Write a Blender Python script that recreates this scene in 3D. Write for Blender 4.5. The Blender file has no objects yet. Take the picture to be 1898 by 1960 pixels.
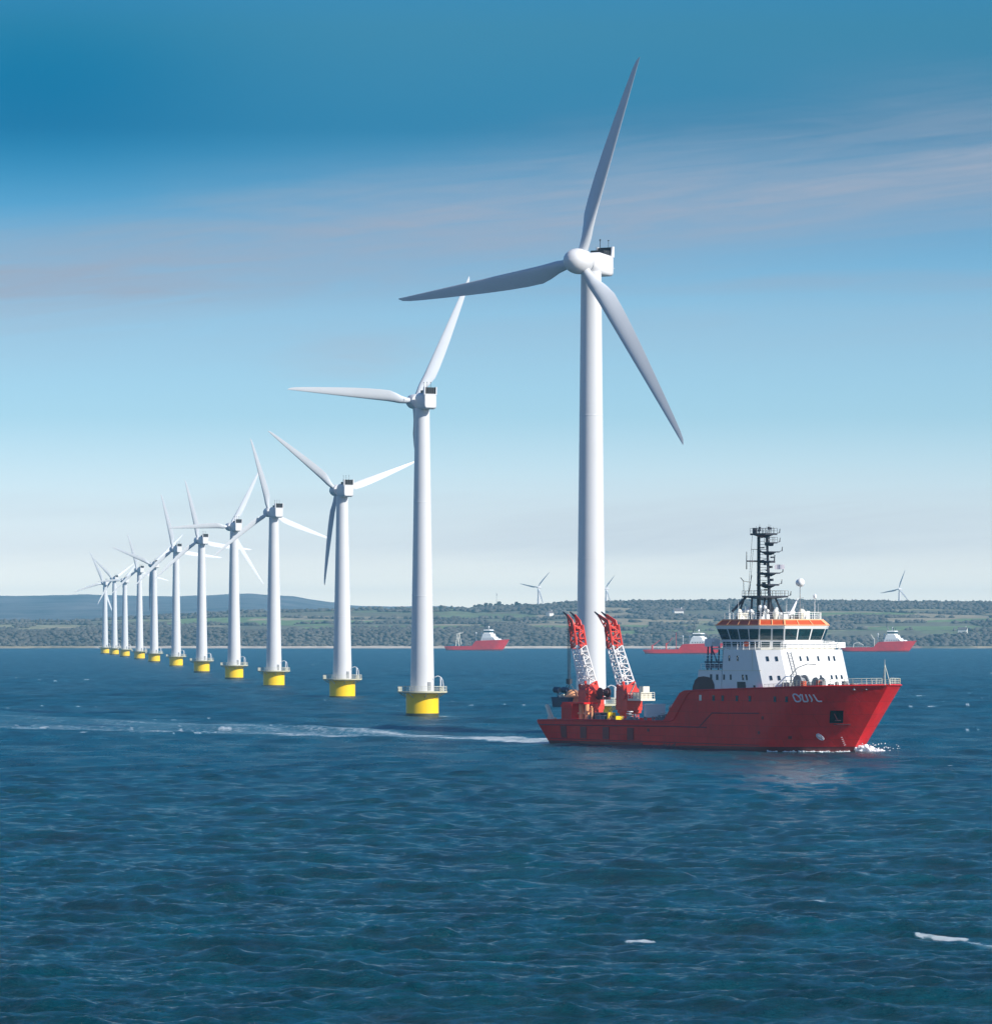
import bpy, math, random
import numpy as np
from mathutils import Vector, Matrix

# ------------------------------------------------------------------ camera, sky, sun, exposure
S = bpy.context.scene
COL = S.collection
F = 8450.0            # focal length in units of 1/1898 of the frame width
CAMZ = 20.0           # metres above the sea
HOR = 1209.0          # horizon row of the photograph (1960 rows)
cam = bpy.data.cameras.new("camera")
cam.sensor_fit = 'HORIZONTAL'
cam.sensor_width = 36.0
cam.lens = 36.0 * F / 1898.0
cam.shift_y = (HOR - 980.0) / 1898.0
cam.clip_start = 1.0
cam.clip_end = 80000.0
camo = bpy.data.objects.new("camera", cam)
camo.location = (0, 0, CAMZ)
camo.rotation_euler = (math.radians(90), 0, 0)
COL.objects.link(camo)
S.camera = camo

SUN_AZ = math.radians(121)    # clockwise from +Y (view direction): from the right, a little behind the camera
SUN_EL = math.radians(34)
SUN_DIR = Vector((math.sin(SUN_AZ) * math.cos(SUN_EL), math.cos(SUN_AZ) * math.cos(SUN_EL), math.sin(SUN_EL)))
sl = bpy.data.lights.new("sun", 'SUN')
sl.energy = 5.0
sl.angle = math.radians(0.5)
sl.color = (1.0, 0.95, 0.87)
so = bpy.data.objects.new("sun", sl)
so.rotation_euler = SUN_DIR.to_track_quat('Z', 'Y').to_euler()
so.location = (300, 0, 400)
COL.objects.link(so)

S.view_settings.view_transform = 'Standard'
S.view_settings.look = 'None'
S.view_settings.exposure = 0.25
S.view_settings.gamma = 1.0
S.cycles.max_bounces = 6
S.cycles.volume_bounces = 0
S.cycles.volume_step_rate = 4.0
S.cycles.use_denoising = True

W = bpy.data.worlds.new("World")
S.world = W
W.use_nodes = True
nt = W.node_tree
nt.nodes.clear()


def nd(t, typ, **kw):
    n = t.nodes.new(typ)
    for k, v in kw.items():
        if k.startswith('_'):
            n.inputs[int(k[1:])].default_value = v
        else:
            setattr(n, k, v)
    return n


def mth(t, op, a, b=None, c=None, clamp=False):
    n = t.nodes.new('ShaderNodeMath')
    n.operation = op
    n.use_clamp = clamp
    for i, x in enumerate((a, b, c)):
        if x is None:
            continue
        if isinstance(x, (int, float)):
            n.inputs[i].default_value = x
        else:
            t.links.new(x, n.inputs[i])
    return n.outputs[0]


def ramp(t, fac, stops, interp='LINEAR'):
    n = t.nodes.new('ShaderNodeValToRGB')
    cr = n.color_ramp
    cr.interpolation = interp
    while len(cr.elements) < len(stops):
        cr.elements.new(0.5)
    for e, (p, c) in zip(cr.elements, stops):
        e.position = p
        e.color = (c, c, c, 1) if isinstance(c, (int, float)) else (*c, 1)
    t.links.new(fac, n.inputs[0])
    return n.outputs[0]


def mixc(t, fac, a, b, mode='MIX'):
    n = t.nodes.new('ShaderNodeMix')
    n.data_type = 'RGBA'
    n.blend_type = mode
    for s, x in ((n.inputs[0], fac), (n.inputs[6], a), (n.inputs[7], b)):
        if isinstance(x, (int, float)):
            s.default_value = x
        elif isinstance(x, tuple):
            s.default_value = (*x, 1) if len(x) == 3 else x
        else:
            t.links.new(x, s)
    return n.outputs[2]


def lin(r, g, b):
    f = lambda c: (c / 255 / 12.92) if c <= 10 else ((c / 255 + 0.055) / 1.055) ** 2.4
    return (f(r), f(g), f(b))


sky = nd(nt, 'ShaderNodeTexSky')
sky.sky_type = 'NISHITA'
sky.sun_disc = False
sky.sun_elevation = SUN_EL
sky.sun_rotation = SUN_AZ
sky.altitude = 10.0
sky.air_density = 1.0
sky.dust_density = 0.4
sky.ozone_density = 2.5
tc = nd(nt, 'ShaderNodeTexCoord')
sep = nd(nt, 'ShaderNodeSeparateXYZ')
nt.links.new(tc.outputs['Generated'], sep.inputs[0])
el = mth(nt, 'ARCSINE', sep.outputs[2])
az = mth(nt, 'ARCTAN2', sep.outputs[0], sep.outputs[1])
# deep blue air above a pale horizon: colour filter over the physical sky, by elevation (radians)
elf = mth(nt, 'MULTIPLY', el, 1 / 0.5, clamp=True)
P = lambda v: (HOR - v) / F / 0.5
SKY_TINT = [(0.0, (3.3, 3.0, 3.1)), (P(1050), (1.42, 1.42, 1.80)), (P(800), (0.70, 0.96, 1.28)), (P(600), (0.56, 0.83, 1.10)),
            (P(420), (0.25, 0.60, 0.88)), (P(250), (0.065, 0.375, 0.57)), (P(60), (0.12, 0.45, 0.58)), (0.40, (0.08, 0.64, 1.08)), (0.60, (0.11, 0.76, 1.28)), (1.0, (0.12, 0.72, 1.25))]
tint = ramp(nt, elf, SKY_TINT)
# the pale low sky lies over the sea ahead; beside and behind, unseen, the tint is shaped to fill shaded sides
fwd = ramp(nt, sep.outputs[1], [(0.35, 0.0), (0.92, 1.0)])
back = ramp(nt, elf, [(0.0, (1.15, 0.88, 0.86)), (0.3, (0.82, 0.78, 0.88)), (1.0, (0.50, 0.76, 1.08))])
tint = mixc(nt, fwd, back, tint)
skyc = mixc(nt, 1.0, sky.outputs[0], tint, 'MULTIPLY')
# soft mauve cloud veil: long streaks that climb to the right
cv = nd(nt, 'ShaderNodeCombineXYZ')
nt.links.new(mth(nt, 'MULTIPLY', az, 9.0), cv.inputs[0])
nt.links.new(mth(nt, 'MULTIPLY', el, 70.0), cv.inputs[1])
n1 = nd(nt, 'ShaderNodeTexNoise')
n1.inputs['Scale'].default_value = 1.0
n1.inputs['Detail'].default_value = 5.0
n1.inputs['Roughness'].default_value = 0.55
n1.inputs['Distortion'].default_value = 0.6
nt.links.new(cv.outputs[0], n1.inputs['Vector'])
nz = mth(nt, 'SUBTRACT', n1.outputs[0], 0.5)


def band(center, slope, width, wob, amp):
    # centre elevation (rad) at azimuth 0, slope per rad of azimuth, half width
    c = mth(nt, 'MULTIPLY_ADD', az, slope, center)
    c = mth(nt, 'MULTIPLY_ADD', nz, wob, c)
    d = mth(nt, 'DIVIDE', mth(nt, 'SUBTRACT', el, c), width)
    g = mth(nt, 'EXPONENT', mth(nt, 'MULTIPLY', mth(nt, 'MULTIPLY', d, d), -1.0))
    return mth(nt, 'MULTIPLY', g, amp)


E_ = lambda v: (HOR - v) / F
m = band(E_(440), 0.11, 0.0125, 0.014, 0.70)
for bnd in ((E_(548), 0.0, 0.0022, 0.006, 0.30), (E_(640), 0.02, 0.008, 0.016, 0.18), (E_(965), 0.01, 0.003, 0.010, 0.20), (E_(1050), 0.0, 0.008, 0.02, 0.10)):
    m = mth(nt, 'MAXIMUM', m, band(*bnd))
def puff(u, v, wu, wv, amp):
    q = mth(nt, 'ADD', mth(nt, 'POWER', mth(nt, 'DIVIDE', mth(nt, 'SUBTRACT', az, (u - 949) / F), wu / F), 2.0),
            mth(nt, 'POWER', mth(nt, 'DIVIDE', mth(nt, 'SUBTRACT', mth(nt, 'MULTIPLY_ADD', nz, 0.02, el), E_(v)), wv / F), 2.0))
    return mth(nt, 'MULTIPLY', mth(nt, 'EXPONENT', mth(nt, 'MULTIPLY', q, -1.0)), amp)


for pf in ((250, 535, 420, 38, 0.75), (1850, 270, 330, 95, 0.45), (680, 665, 170, 50, 0.38), (1450, 1010, 700, 60, 0.55)):
    m = mth(nt, 'MAXIMUM', m, puff(*pf))
# wispy streaks inside the veil
cv2 = nd(nt, 'ShaderNodeCombineXYZ')
nt.links.new(mth(nt, 'MULTIPLY', az, 22.0), cv2.inputs[0])
nt.links.new(mth(nt, 'MULTIPLY_ADD', az, -35.0, mth(nt, 'MULTIPLY', el, 330.0)), cv2.inputs[1])
n2 = nd(nt, 'ShaderNodeTexNoise')
n2.inputs['Scale'].default_value = 1.0
n2.inputs['Detail'].default_value = 7.0
n2.inputs['Roughness'].default_value = 0.6
n2.inputs['Distortion'].default_value = 0.8
nt.links.new(cv2.outputs[0], n2.inputs['Vector'])
wisp = mth(nt, 'MULTIPLY_ADD', mth(nt, 'SUBTRACT', n2.outputs[0], 0.5), 1.5, 1.0)
m = mth(nt, 'MULTIPLY', m, mth(nt, 'MULTIPLY', wisp, mth(nt, 'MULTIPLY_ADD', nz, 1.4, 1.0)), clamp=True)
cloudc = mixc(nt, ramp(nt, elf, [(P(1000), 0.0), (P(560), 1.0)]), (5.7, 6.0, 6.4), (3.0, 3.5, 4.45))
skyc = mixc(nt, m, skyc, cloudc)
dq = mth(nt, 'ADD', mth(nt, 'POWER', mth(nt, 'DIVIDE', mth(nt, 'SUBTRACT', az, (60 - 949) / F), 0.05), 2.0),
         mth(nt, 'POWER', mth(nt, 'DIVIDE', mth(nt, 'SUBTRACT', el, E_(170)), 0.022), 2.0))
deep = mth(nt, 'EXPONENT', mth(nt, 'MULTIPLY', dq, -1.0))
skyc = mixc(nt, mth(nt, 'MULTIPLY', deep, 1.0), skyc, mixc(nt, 1.0, skyc, (0.0, 0.74, 0.86), 'MULTIPLY'))
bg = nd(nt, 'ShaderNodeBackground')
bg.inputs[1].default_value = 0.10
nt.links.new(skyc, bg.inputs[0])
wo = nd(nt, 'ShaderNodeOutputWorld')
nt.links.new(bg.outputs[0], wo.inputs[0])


# ------------------------------------------------------------------ helpers
def tag(o, label=None, cat=None, group=None, kind=None):
    if label: o['label'] = label
    if cat: o['category'] = cat
    if group: o['group'] = group
    if kind: o['kind'] = kind
    return o


def empty(name, loc=(0, 0, 0), rz=0.0, parent=None):
    o = bpy.data.objects.new(name, None)
    o.location = loc
    o.rotation_euler = (0, 0, rz)
    COL.objects.link(o)
    if parent: o.parent = parent
    return o


def link(name, me, parent=None, loc=None, rot=None, scale=None):
    o = bpy.data.objects.new(name, me)
    COL.objects.link(o)
    if parent: o.parent = parent
    if loc is not None: o.location = loc
    if rot is not None: o.rotation_euler = rot
    if scale is not None: o.scale = scale
    return o


def copy_tree(o, parent=None):
    c = o.copy()
    COL.objects.link(c)
    c.parent = parent
    for ch in list(o.children):
        copy_tree(ch, c)
    return c


class MB:
    """collects simple shapes into one mesh"""
    def __init__(s):
        s.v = []; s.f = []; s.mi = []; s.cur = 0

    def add(s, vs, fs):
        b = len(s.v)
        s.v += [tuple(p) for p in vs]
        s.f += [tuple(b + i for i in f) for f in fs]
        s.mi += [s.cur] * len(fs)
        return s

    def box(s, c, d, rot=None):
        x, y, z = d[0] / 2, d[1] / 2, d[2] / 2
        P = [Vector((a, b, e)) for a in (-x, x) for b in (-y, y) for e in (-z, z)]
        if rot: P = [rot @ p for p in P]
        P = [(p.x + c[0], p.y + c[1], p.z + c[2]) for p in P]
        return s.add(P, [(0, 1, 3, 2), (4, 6, 7, 5), (0, 4, 5, 1), (2, 3, 7, 6), (0, 2, 6, 4), (1, 5, 7, 3)])

    def bx(s, x0, x1, y0, y1, z0, z1):
        return s.box(((x0 + x1) / 2, (y0 + y1) / 2, (z0 + z1) / 2), (x1 - x0, y1 - y0, z1 - z0))

    def tube(s, p, q, r, r2=None, n=6, cap=True):
        p, q = Vector(p), Vector(q)
        r2 = r if r2 is None else r2
        d = (q - p)
        if d.length < 1e-6: return s
        d.normalize()
        a = d.orthogonal().normalized()
        b = d.cross(a)
        vs = []
        for c, rr in ((p, r), (q, r2)):
            for i in range(n):
                t = 2 * math.pi * i / n
                vs.append(c + rr * (math.cos(t) * a + math.sin(t) * b))
        fs = [(i, (i + 1) % n, n + (i + 1) % n, n + i) for i in range(n)]
        if cap: fs += [tuple(range(n))[::-1], tuple(range(n, 2 * n))]
        return s.add(vs, fs)

    def path(s, pts, r, n=6):
        for a, b in zip(pts[:-1], pts[1:]): s.tube(a, b, r, n=n)
        return s

    def loft(s, rings, cap=True, closed=True):
        n = len(rings[0]); vs = [p for r in rings for p in r]; fs = []
        for k in range(len(rings) - 1):
            for i in range(n if closed else n - 1):
                j = (i + 1) % n
                fs.append((k * n + i, k * n + j, (k + 1) * n + j, (k + 1) * n + i))
        if cap:
            fs += [tuple(range(n))[::-1], tuple(range((len(rings) - 1) * n, len(rings) * n))]
        return s.add(vs, fs)

    def lathe(s, prof, c=(0, 0, 0), n=24, axis='Z', cap=True):
        rings = []
        for r, h in prof:
            ring = []
            for i in range(n):
                t = 2 * math.pi * i / n
                a, b = r * math.cos(t), r * math.sin(t)
                p = (a, b, h) if axis == 'Z' else ((h, a, b) if axis == 'X' else (b, h, a))
                ring.append((p[0] + c[0], p[1] + c[1], p[2] + c[2]))
            rings.append(ring)
        return s.loft(rings, cap)

    def prism(s, poly, z0, z1, poly2=None):
        return s.loft([[(x, y, z0) for x, y in poly], [(x, y, z1) for x, y in (poly2 or poly)]])

    def rail(s, pts, h=1.1, r=0.045, step=1.6, bars=3, closed=False):
        pts = [Vector(p) for p in pts]
        if closed: pts = pts + [pts[0]]
        for a, b in zip(pts[:-1], pts[1:]):
            L = (b - a).length; k = max(1, round(L / step))
            for i in range(k + 1):
                p = a.lerp(b, i / k)
                s.tube(p, p + Vector((0, 0, h)), r, n=4, cap=False)
            for j in range(1, bars + 1):
                o = Vector((0, 0, h * j / bars))
                s.tube(a + o, b + o, r * (1.1 if j == bars else 0.7), n=4, cap=False)
        return s

    def mesh(s, name, mats, smooth=None):
        me = bpy.data.meshes.new(name)
        me.from_pydata(s.v, [], s.f)
        for mm in (mats if isinstance(mats, (list, tuple)) else [mats]): me.materials.append(mm)
        if any(s.mi): me.polygons.foreach_set('material_index', s.mi)
        import bmesh
        bm = bmesh.new(); bm.from_mesh(me)
        bmesh.ops.recalc_face_normals(bm, faces=bm.faces)
        bm.to_mesh(me); bm.free()
        if smooth is not None:
            me.shade_smooth()
            me.set_sharp_from_angle(angle=math.radians(smooth))
        me.update()
        return me

    def build(s, name, mats, parent=None, smooth=None, **kw):
        return link(name, s.mesh(name, mats, smooth), parent, **kw)


def mat(name, col, rough=0.5, metal=0.0, var=0.08, scale=0.6, bump=0.0, streak=0.0, streakcol=(0.1, 0.05, 0.03), spec=0.5, coat=0.0):
    M = bpy.data.materials.new(name)
    M.use_nodes = True
    t = M.node_tree
    b = t.nodes['Principled BSDF']
    b.inputs['Roughness'].default_value = rough
    b.inputs['Metallic'].default_value = metal
    b.inputs['Specular IOR Level'].default_value = spec
    b.inputs['Coat Weight'].default_value = coat
    geo = nd(t, 'ShaderNodeTexCoord')
    n = nd(t, 'ShaderNodeTexNoise')
    n.inputs['Scale'].default_value = scale
    n.inputs['Detail'].default_value = 6.0
    n.inputs['Roughness'].default_value = 0.6
    t.links.new(geo.outputs['Object'], n.inputs['Vector'])
    lo = tuple(c * (1 - var) for c in col); hi = tuple(min(1, c * (1 + var)) for c in col)
    c = ramp(t, n.outputs[0], [(0.3, lo), (0.7, hi)])
    if streak > 0:
        mp = nd(t, 'ShaderNodeMapping')
        mp.inputs['Scale'].default_value = (1.3, 1.3, 0.10)
        t.links.new(geo.outputs['Object'], mp.inputs['Vector'])
        n2 = nd(t, 'ShaderNodeTexNoise')
        n2.inputs['Scale'].default_value = 1.0
        n2.inputs['Detail'].default_value = 8.0
        n2.inputs['Roughness'].default_value = 0.7
        t.links.new(mp.outputs[0], n2.inputs['Vector'])
        fac = mth(t, 'MULTIPLY', ramp(t, n2.outputs[0], [(0.52, 0.0), (0.75, 1.0)]), streak)
        c = mixc(t, fac, c, streakcol)
    t.links.new(c, b.inputs['Base Color'])
    if bump > 0:
        bp = nd(t, 'ShaderNodeBump')
        bp.inputs['Strength'].default_value = 0.5
        bp.inputs['Distance'].default_value = bump
        t.links.new(n.outputs[0], bp.inputs['Height'])
        t.links.new(bp.outputs[0], b.inputs['Normal'])
    return M


M = {}
M['tower'] = mat('tower_paint', (0.66, 0.67, 0.68), 0.38, var=0.03, scale=0.12, streak=0.10, streakcol=(0.45, 0.44, 0.40))
M['blade'] = mat('blade_gelcoat', (0.58, 0.61, 0.64), 0.35, var=0.03, scale=0.2)
M['nacelle'] = mat('nacelle_gelcoat', (0.68, 0.68, 0.68), 0.4, var=0.03, scale=0.3)
M['yellow'] = mat('yellow_paint', (0.92, 0.60, 0.0), 0.4, var=0.06, scale=0.3, streak=0.14, streakcol=(0.30, 0.15, 0.03))
M['algae'] = mat('algae_band', (0.05, 0.055, 0.025), 0.6, var=0.3)
M['grating'] = mat('platform_steel', (0.50, 0.48, 0.34), 0.55, var=0.15)
M['dark'] = mat('dark_louvre', (0.02, 0.022, 0.026), 0.5)
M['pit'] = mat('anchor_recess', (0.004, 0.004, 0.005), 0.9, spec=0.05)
M['rail'] = mat('galvanised_rail', (0.60, 0.60, 0.50), 0.5)
M['hull'] = mat('red_hull_paint', (0.80, 0.014, 0.012), 0.38, var=0.10, scale=0.25, streak=0.40, streakcol=(0.33, 0.022, 0.016), spec=0.2)
M['boot'] = mat('boot_topping', (0.16, 0.008, 0.010), 0.4, var=0.2, scale=0.3, streak=0.4, streakcol=(0.03, 0.02, 0.015))
M['hullline'] = mat('dark_hull_red', (0.22, 0.008, 0.012), 0.5, var=0.2)  # dark red of rub rails and outlets; on recess plates it paints shade
M['white'] = mat('white_ship_paint', (0.82, 0.82, 0.80), 0.4, var=0.03, scale=0.3, streak=0.10, streakcol=(0.50, 0.38, 0.28))
M['cream'] = mat('cream_paint', (0.78, 0.74, 0.62), 0.45, var=0.06)
M['orange'] = mat('orange_paint', (0.60, 0.085, 0.02), 0.42, var=0.08)
M['orangelight'] = mat('light_orange_paint', (0.90, 0.42, 0.20), 0.42, var=0.05)
M['crane'] = mat('crane_red_paint', (0.68, 0.05, 0.028), 0.42, var=0.2, scale=0.7, streak=0.3, streakcol=(0.22, 0.03, 0.02))
M['cranewhite'] = mat('crane_white_paint', (0.78, 0.76, 0.74), 0.45, var=0.06)
M['black'] = mat('black_mast_paint', (0.018, 0.022, 0.035), 0.45, var=0.2)
M['wire'] = mat('wire_rope', (0.03, 0.035, 0.05), 0.5)
M['glass'] = mat('bridge_glass', (0.006, 0.035, 0.045), 0.06, var=0.4, scale=0.5, spec=0.8)
M['port'] = mat('porthole_glass', (0.012, 0.03, 0.05), 0.12, var=0.2)
M['deck'] = mat('deck_paint', (0.10, 0.16, 0.12), 0.7, var=0.3)
M['grey'] = mat('machinery_grey', (0.26, 0.27, 0.28), 0.5, var=0.2)
M['navy'] = mat('navy_paint', (0.02, 0.045, 0.10), 0.5, var=0.25)
M['teal'] = mat('teal_paint', (0.04, 0.17, 0.21), 0.5, var=0.25)
M['maroon'] = mat('maroon_paint', (0.06, 0.006, 0.012), 0.5, var=0.25)
M['letter'] = mat('white_lettering', (0.74, 0.70, 0.74), 0.5)
M['rust'] = mat('brown_timber', (0.25, 0.12, 0.06), 0.6, var=0.3)
M['trunk'] = mat('bark', (0.05, 0.04, 0.03), 0.9)
M['leaf'] = mat('foliage', (0.092, 0.086, 0.074), 0.9, var=0.35, scale=0.012, spec=0.1)
M['wall'] = mat('farmhouse_wall', (0.72, 0.70, 0.66), 0.8)
M['slate'] = mat('farmhouse_roof', (0.12, 0.10, 0.10), 0.8)


def add_plating(Mx, lw, lh, dark):
    t = Mx.node_tree; b = t.nodes['Principled BSDF']
    tc_ = nd(t, 'ShaderNodeTexCoord'); sp = nd(t, 'ShaderNodeSeparateXYZ'); cb = nd(t, 'ShaderNodeCombineXYZ')
    t.links.new(tc_.outputs['Object'], sp.inputs[0]); t.links.new(sp.outputs[0], cb.inputs[0]); t.links.new(sp.outputs[2], cb.inputs[1])
    br = nd(t, 'ShaderNodeTexBrick'); br.inputs['Scale'].default_value = 1.0
    br.inputs['Brick Width'].default_value = lw; br.inputs['Row Height'].default_value = lh
    br.inputs['Mortar Size'].default_value = 0.035; br.inputs['Mortar Smooth'].default_value = 0.6
    for k, c in enumerate(((1, 1, 1, 1), (0.90, 0.90, 0.90, 1), (dark, dark, dark, 1))): br.inputs[k + 1].default_value = c
    t.links.new(cb.outputs[0], br.inputs['Vector'])
    src = b.inputs['Base Color'].links[0].from_socket
    t.links.new(mixc(t, 1.0, src, br.outputs['Color'], 'MULTIPLY'), b.inputs['Base Color'])
    dn = nd(t, 'ShaderNodeTexNoise'); dn.inputs['Scale'].default_value = 0.45; dn.inputs['Detail'].default_value = 2
    t.links.new(tc_.outputs['Object'], dn.inputs['Vector'])
    bp = nd(t, 'ShaderNodeBump'); bp.inputs['Strength'].default_value = 0.6; bp.inputs['Distance'].default_value = 0.12
    t.links.new(mth(t, 'ADD', dn.outputs[0], mth(t, 'MULTIPLY', br.outputs['Fac'], -0.15)), bp.inputs['Height'])
    t.links.new(bp.outputs[0], b.inputs['Normal'])


add_plating(M['hull'], 6.2, 2.1, 0.62)


def hsh(ix, iy, seed):
    n = (ix.astype(np.int64) * 374761393 + iy.astype(np.int64) * 668265263 + seed * 1442695041) & 0x7fffffff
    n = ((n ^ (n >> 13)) * 1274126177) & 0x7fffffff
    return ((n ^ (n >> 16)) & 0xffff) / 65535.0


def vnoise(x, y, seed=0, octv=1):
    x = np.asarray(x, float); y = np.asarray(y, float)
    out = 0; amp = 1; tot = 0
    for o in range(octv):
        ix = np.floor(x); iy = np.floor(y); fx = x - ix; fy = y - iy
        fx = fx * fx * (3 - 2 * fx); fy = fy * fy * (3 - 2 * fy)
        a = hsh(ix, iy, seed + o); b = hsh(ix + 1, iy, seed + o)
        c = hsh(ix, iy + 1, seed + o); d = hsh(ix + 1, iy + 1, seed + o)
        out = out + amp * (a + (b - a) * fx + (c - a) * fy + (a - b - c + d) * fx * fy)
        tot += amp; amp *= 0.5; x = x * 2.03 + 17.1; y = y * 2.03 + 5.7
    return out / tot


def sstep(a, b, x):
    t = np.clip((x - a) / (b - a), 0, 1)
    return t * t * (3 - 2 * t)


def depth(v):
    return F * CAMZ / (v - HOR)


def wx(u, D):
    return (u - 949.0) / F * D


# ship frame: origin at the waterline centre of the stern, +x to the bow, +y to port
SHIP_A = math.radians(54.0)
CA, SA = math.cos(SHIP_A), math.sin(SHIP_A)
SHIP_O = (16.741, 791.924, 0.0)


def ship_w(x, y):
    return SHIP_O[0] + x * CA + y * SA, SHIP_O[1] - x * SA + y * CA


def ship_l(X, Y):
    dx, dy = X - SHIP_O[0], Y - SHIP_O[1]
    return dx * CA - dy * SA, dx * SA + dy * CA


# turbines of the row: (u tower, v water, u hub, v hub, rotor radius px, screen blade angles clockwise from up, facing the camera?)
ROW = [
    (1131, 1405, 1109, 503, 422, (18.2, 146, 261.5), True),
    (808, 1371, 793, 767, 272, (-85.5, 27, 174), False),
    (655, 1337, 643, 938, 184, (-52, 72, 189), False),
    (524, 1315, 517, 980, 146, (-15, 111, 235), False),
    (448, 1300, 441, 1008, 132, (-91, 31, 147), False),
    (386, 1287.5, 380, 1034, 118, (-13, 99, 232), False),
    (337, 1276, 332, 1051, 108, (-13, 99, 230), False),
    (295, 1267.5, 289, 1081, 90, (-68, 50, 183), False),
    (267, 1262, 262, 1091, 72, (-16, 107, 231), False),
    (239, 1257, 235, 1111, 56, (-92, 42, 172), False),
    (219, 1253.5, 215, 1108, 58, (-46, 58, 214), False),
    (201, 1251.5, 197, 1116, 66, (-25, -105, 160), False),
]

# ------------------------------------------------------------------ the sea: one sheet, real waves near, ripples by bump
def make_water():
    # rows: dense where the photograph looks at the surface, out to the horizon
    vs_ = np.concatenate([np.concatenate([np.linspace(1985, 1480, 850), np.linspace(1479.3, 1241, 300)]), np.linspace(1240, 1215, 40)])
    D = depth(vs_)
    D = np.concatenate([[0.5, 20, 60, 120, 170], D[D > 195][:-6], [12000.0, 15500.0]])
    half = math.radians(11.0)
    a_d = np.linspace(-half, half, 900)
    a_o = np.concatenate([np.linspace(math.radians(-180), -half, 60)[:-1], a_d, np.linspace(half, math.radians(180), 60)[1:]])
    nr, nc = len(D), len(a_o)
    # rows are lines of equal depth inside the field of view, arcs further round
    k = np.where(np.abs(a_o) < math.radians(45), 1 / np.cos(np.clip(a_o, -0.8, 0.8)), 1 / math.cos(math.radians(45)))
    R = D[:, None] * k[None, :]
    X = R * np.sin(a_o)[None, :]
    Y = R * np.cos(a_o)[None, :]
    dD = np.gradient(D)
    fade_side = 1 - sstep(half * 0.9, half, np.abs(a_o))
    Z = np.zeros_like(X)
    rng = np.random.RandomState(7)
    NW = 170
    lam = np.exp(np.linspace(math.log(0.42), math.log(70), NW)) * rng.uniform(0.9, 1.1, NW)
    ang = math.radians(190) + rng.normal(0, 0.42, NW)
    ph = rng.uniform(0, 2 * math.pi, NW)
    slope = 0.045 * np.where(lam > 4.5, (4.5 / lam) ** 0.65, 1.0)
    sel = np.where(fade_side > 0)[0]; c0, c1 = sel[0], sel[-1] + 1
    Xs, Ys = X[:, c0:c1], Y[:, c0:c1]
    for i in range(NW):
        kk = 2 * math.pi / lam[i]
        kx, ky = kk * math.sin(ang[i]), kk * math.cos(ang[i])
        # drop what the rows cannot carry
        eff = np.maximum(dD * abs(math.cos(ang[i])), 0.05)
        w = sstep(1.9, 3.6, lam[i] / eff)
        rows = np.where(w > 0)[0]
        if len(rows) == 0: continue
        r0, r1 = rows[0], rows[-1] + 1
        if lam[i] > 12: w = w * (0.35 + 0.9 * sstep(500, 1400, D))
        patch = 0.35 + 1.3 * vnoise(Xs[r0:r1] / (lam[i] * 6) + i * 3.1, Ys[r0:r1] / (lam[i] * 6), 11 + i)
        Z[r0:r1, c0:c1] += (slope[i] * lam[i] / (2 * math.pi)) * w[r0:r1, None] * patch * np.sin(kx * Xs[r0:r1] + ky * Ys[r0:r1] + ph[i])
    Z *= fade_side[None, :]
    # calmer water under the lee of the near ship
    lee = np.exp(-((X - 39 - 0.065 * (Y - 600)) / 10) ** 2) * sstep(500, 590, Y) * (1 - sstep(745, 780, Y))
    lee = np.clip(lee * (2.6 * vnoise(X / 2.6, Y / 9, 29, 3) - 0.25), 0, 1)
    Z *= 1 - 0.88 * lee
    Z = Z + 0.35 * np.clip(Z, 0, 1) ** 2
    # foam density
    foam = np.zeros_like(X)
    sx, sy = ship_l(X, Y)
    # long wake astern
    s = -sx
    n_a = vnoise(sx / 9, sy / 3.0, 91, 3); n_b = vnoise(sx / 30, sy / 5, 95, 2)
    hw = 6.5 + 0.15 * np.clip(s, 0, None)
    meander = 3.0 * (n_b - 0.5) + 0.012 * np.clip(s, 0, None)
    q = (sy - meander) / hw
    inw = (1 - sstep(0.75, 1.1, np.abs(q))) * sstep(-3, 2, s)
    dens = 0.44 + 0.42 * np.exp(-np.clip(s, 0, None) / 45)
    edge = 0.35 * np.exp(-((np.abs(q) - 0.8) / 0.18) ** 2) * np.exp(-np.clip(s, 0, None) / 260)
    foam = np.maximum(foam, inw * (dens * (0.55 + 0.75 * n_a) + edge) * np.exp(-np.clip(s - 90, 0, None) / 600))
    # foam along the waterline and at the stem
    hb = np.interp(sx, [-4, 0, 58, 63, 67, 70, 72.2], [9.5, 10, 10, 9.0, 6.5, 3.2, 0.0])
    dside = np.abs(sy) - hb
    along = sstep(-2, 3, sx) * (1 - sstep(71.5, 74, sx))
    foam = np.maximum(foam, along * (1 - sstep(0.0, 1.3, dside)) * (0.30 + 0.5 * vnoise(sx / 2.5, sy / 2, 33, 2)) * (0.45 + 0.55 * sstep(45, 70, sx)))
    db = np.hypot((sx - 73.3) / 5.0, (sy - 2.0) / 3.5)
    foam = np.maximum(foam, (1 - sstep(0.35, 1.1, db)) * 0.95)
    for sg in (1, -1):   # diverging bow wave crest
        t_ = 73.8 - sx
        cen = sg * (1.5 + 0.42 * np.clip(t_, 0, None) + 0.0)
        g = np.exp(-((sy - cen - (hb if sg > 0 else -hb) * 0.25) / 1.2) ** 2) * sstep(-1, 2, t_) * np.exp(-np.clip(t_, 0, None) / 16)
        foam = np.maximum(foam, 0.55 * g * (0.4 + vnoise(sx / 2, sy / 2, 37, 2)))
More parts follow.
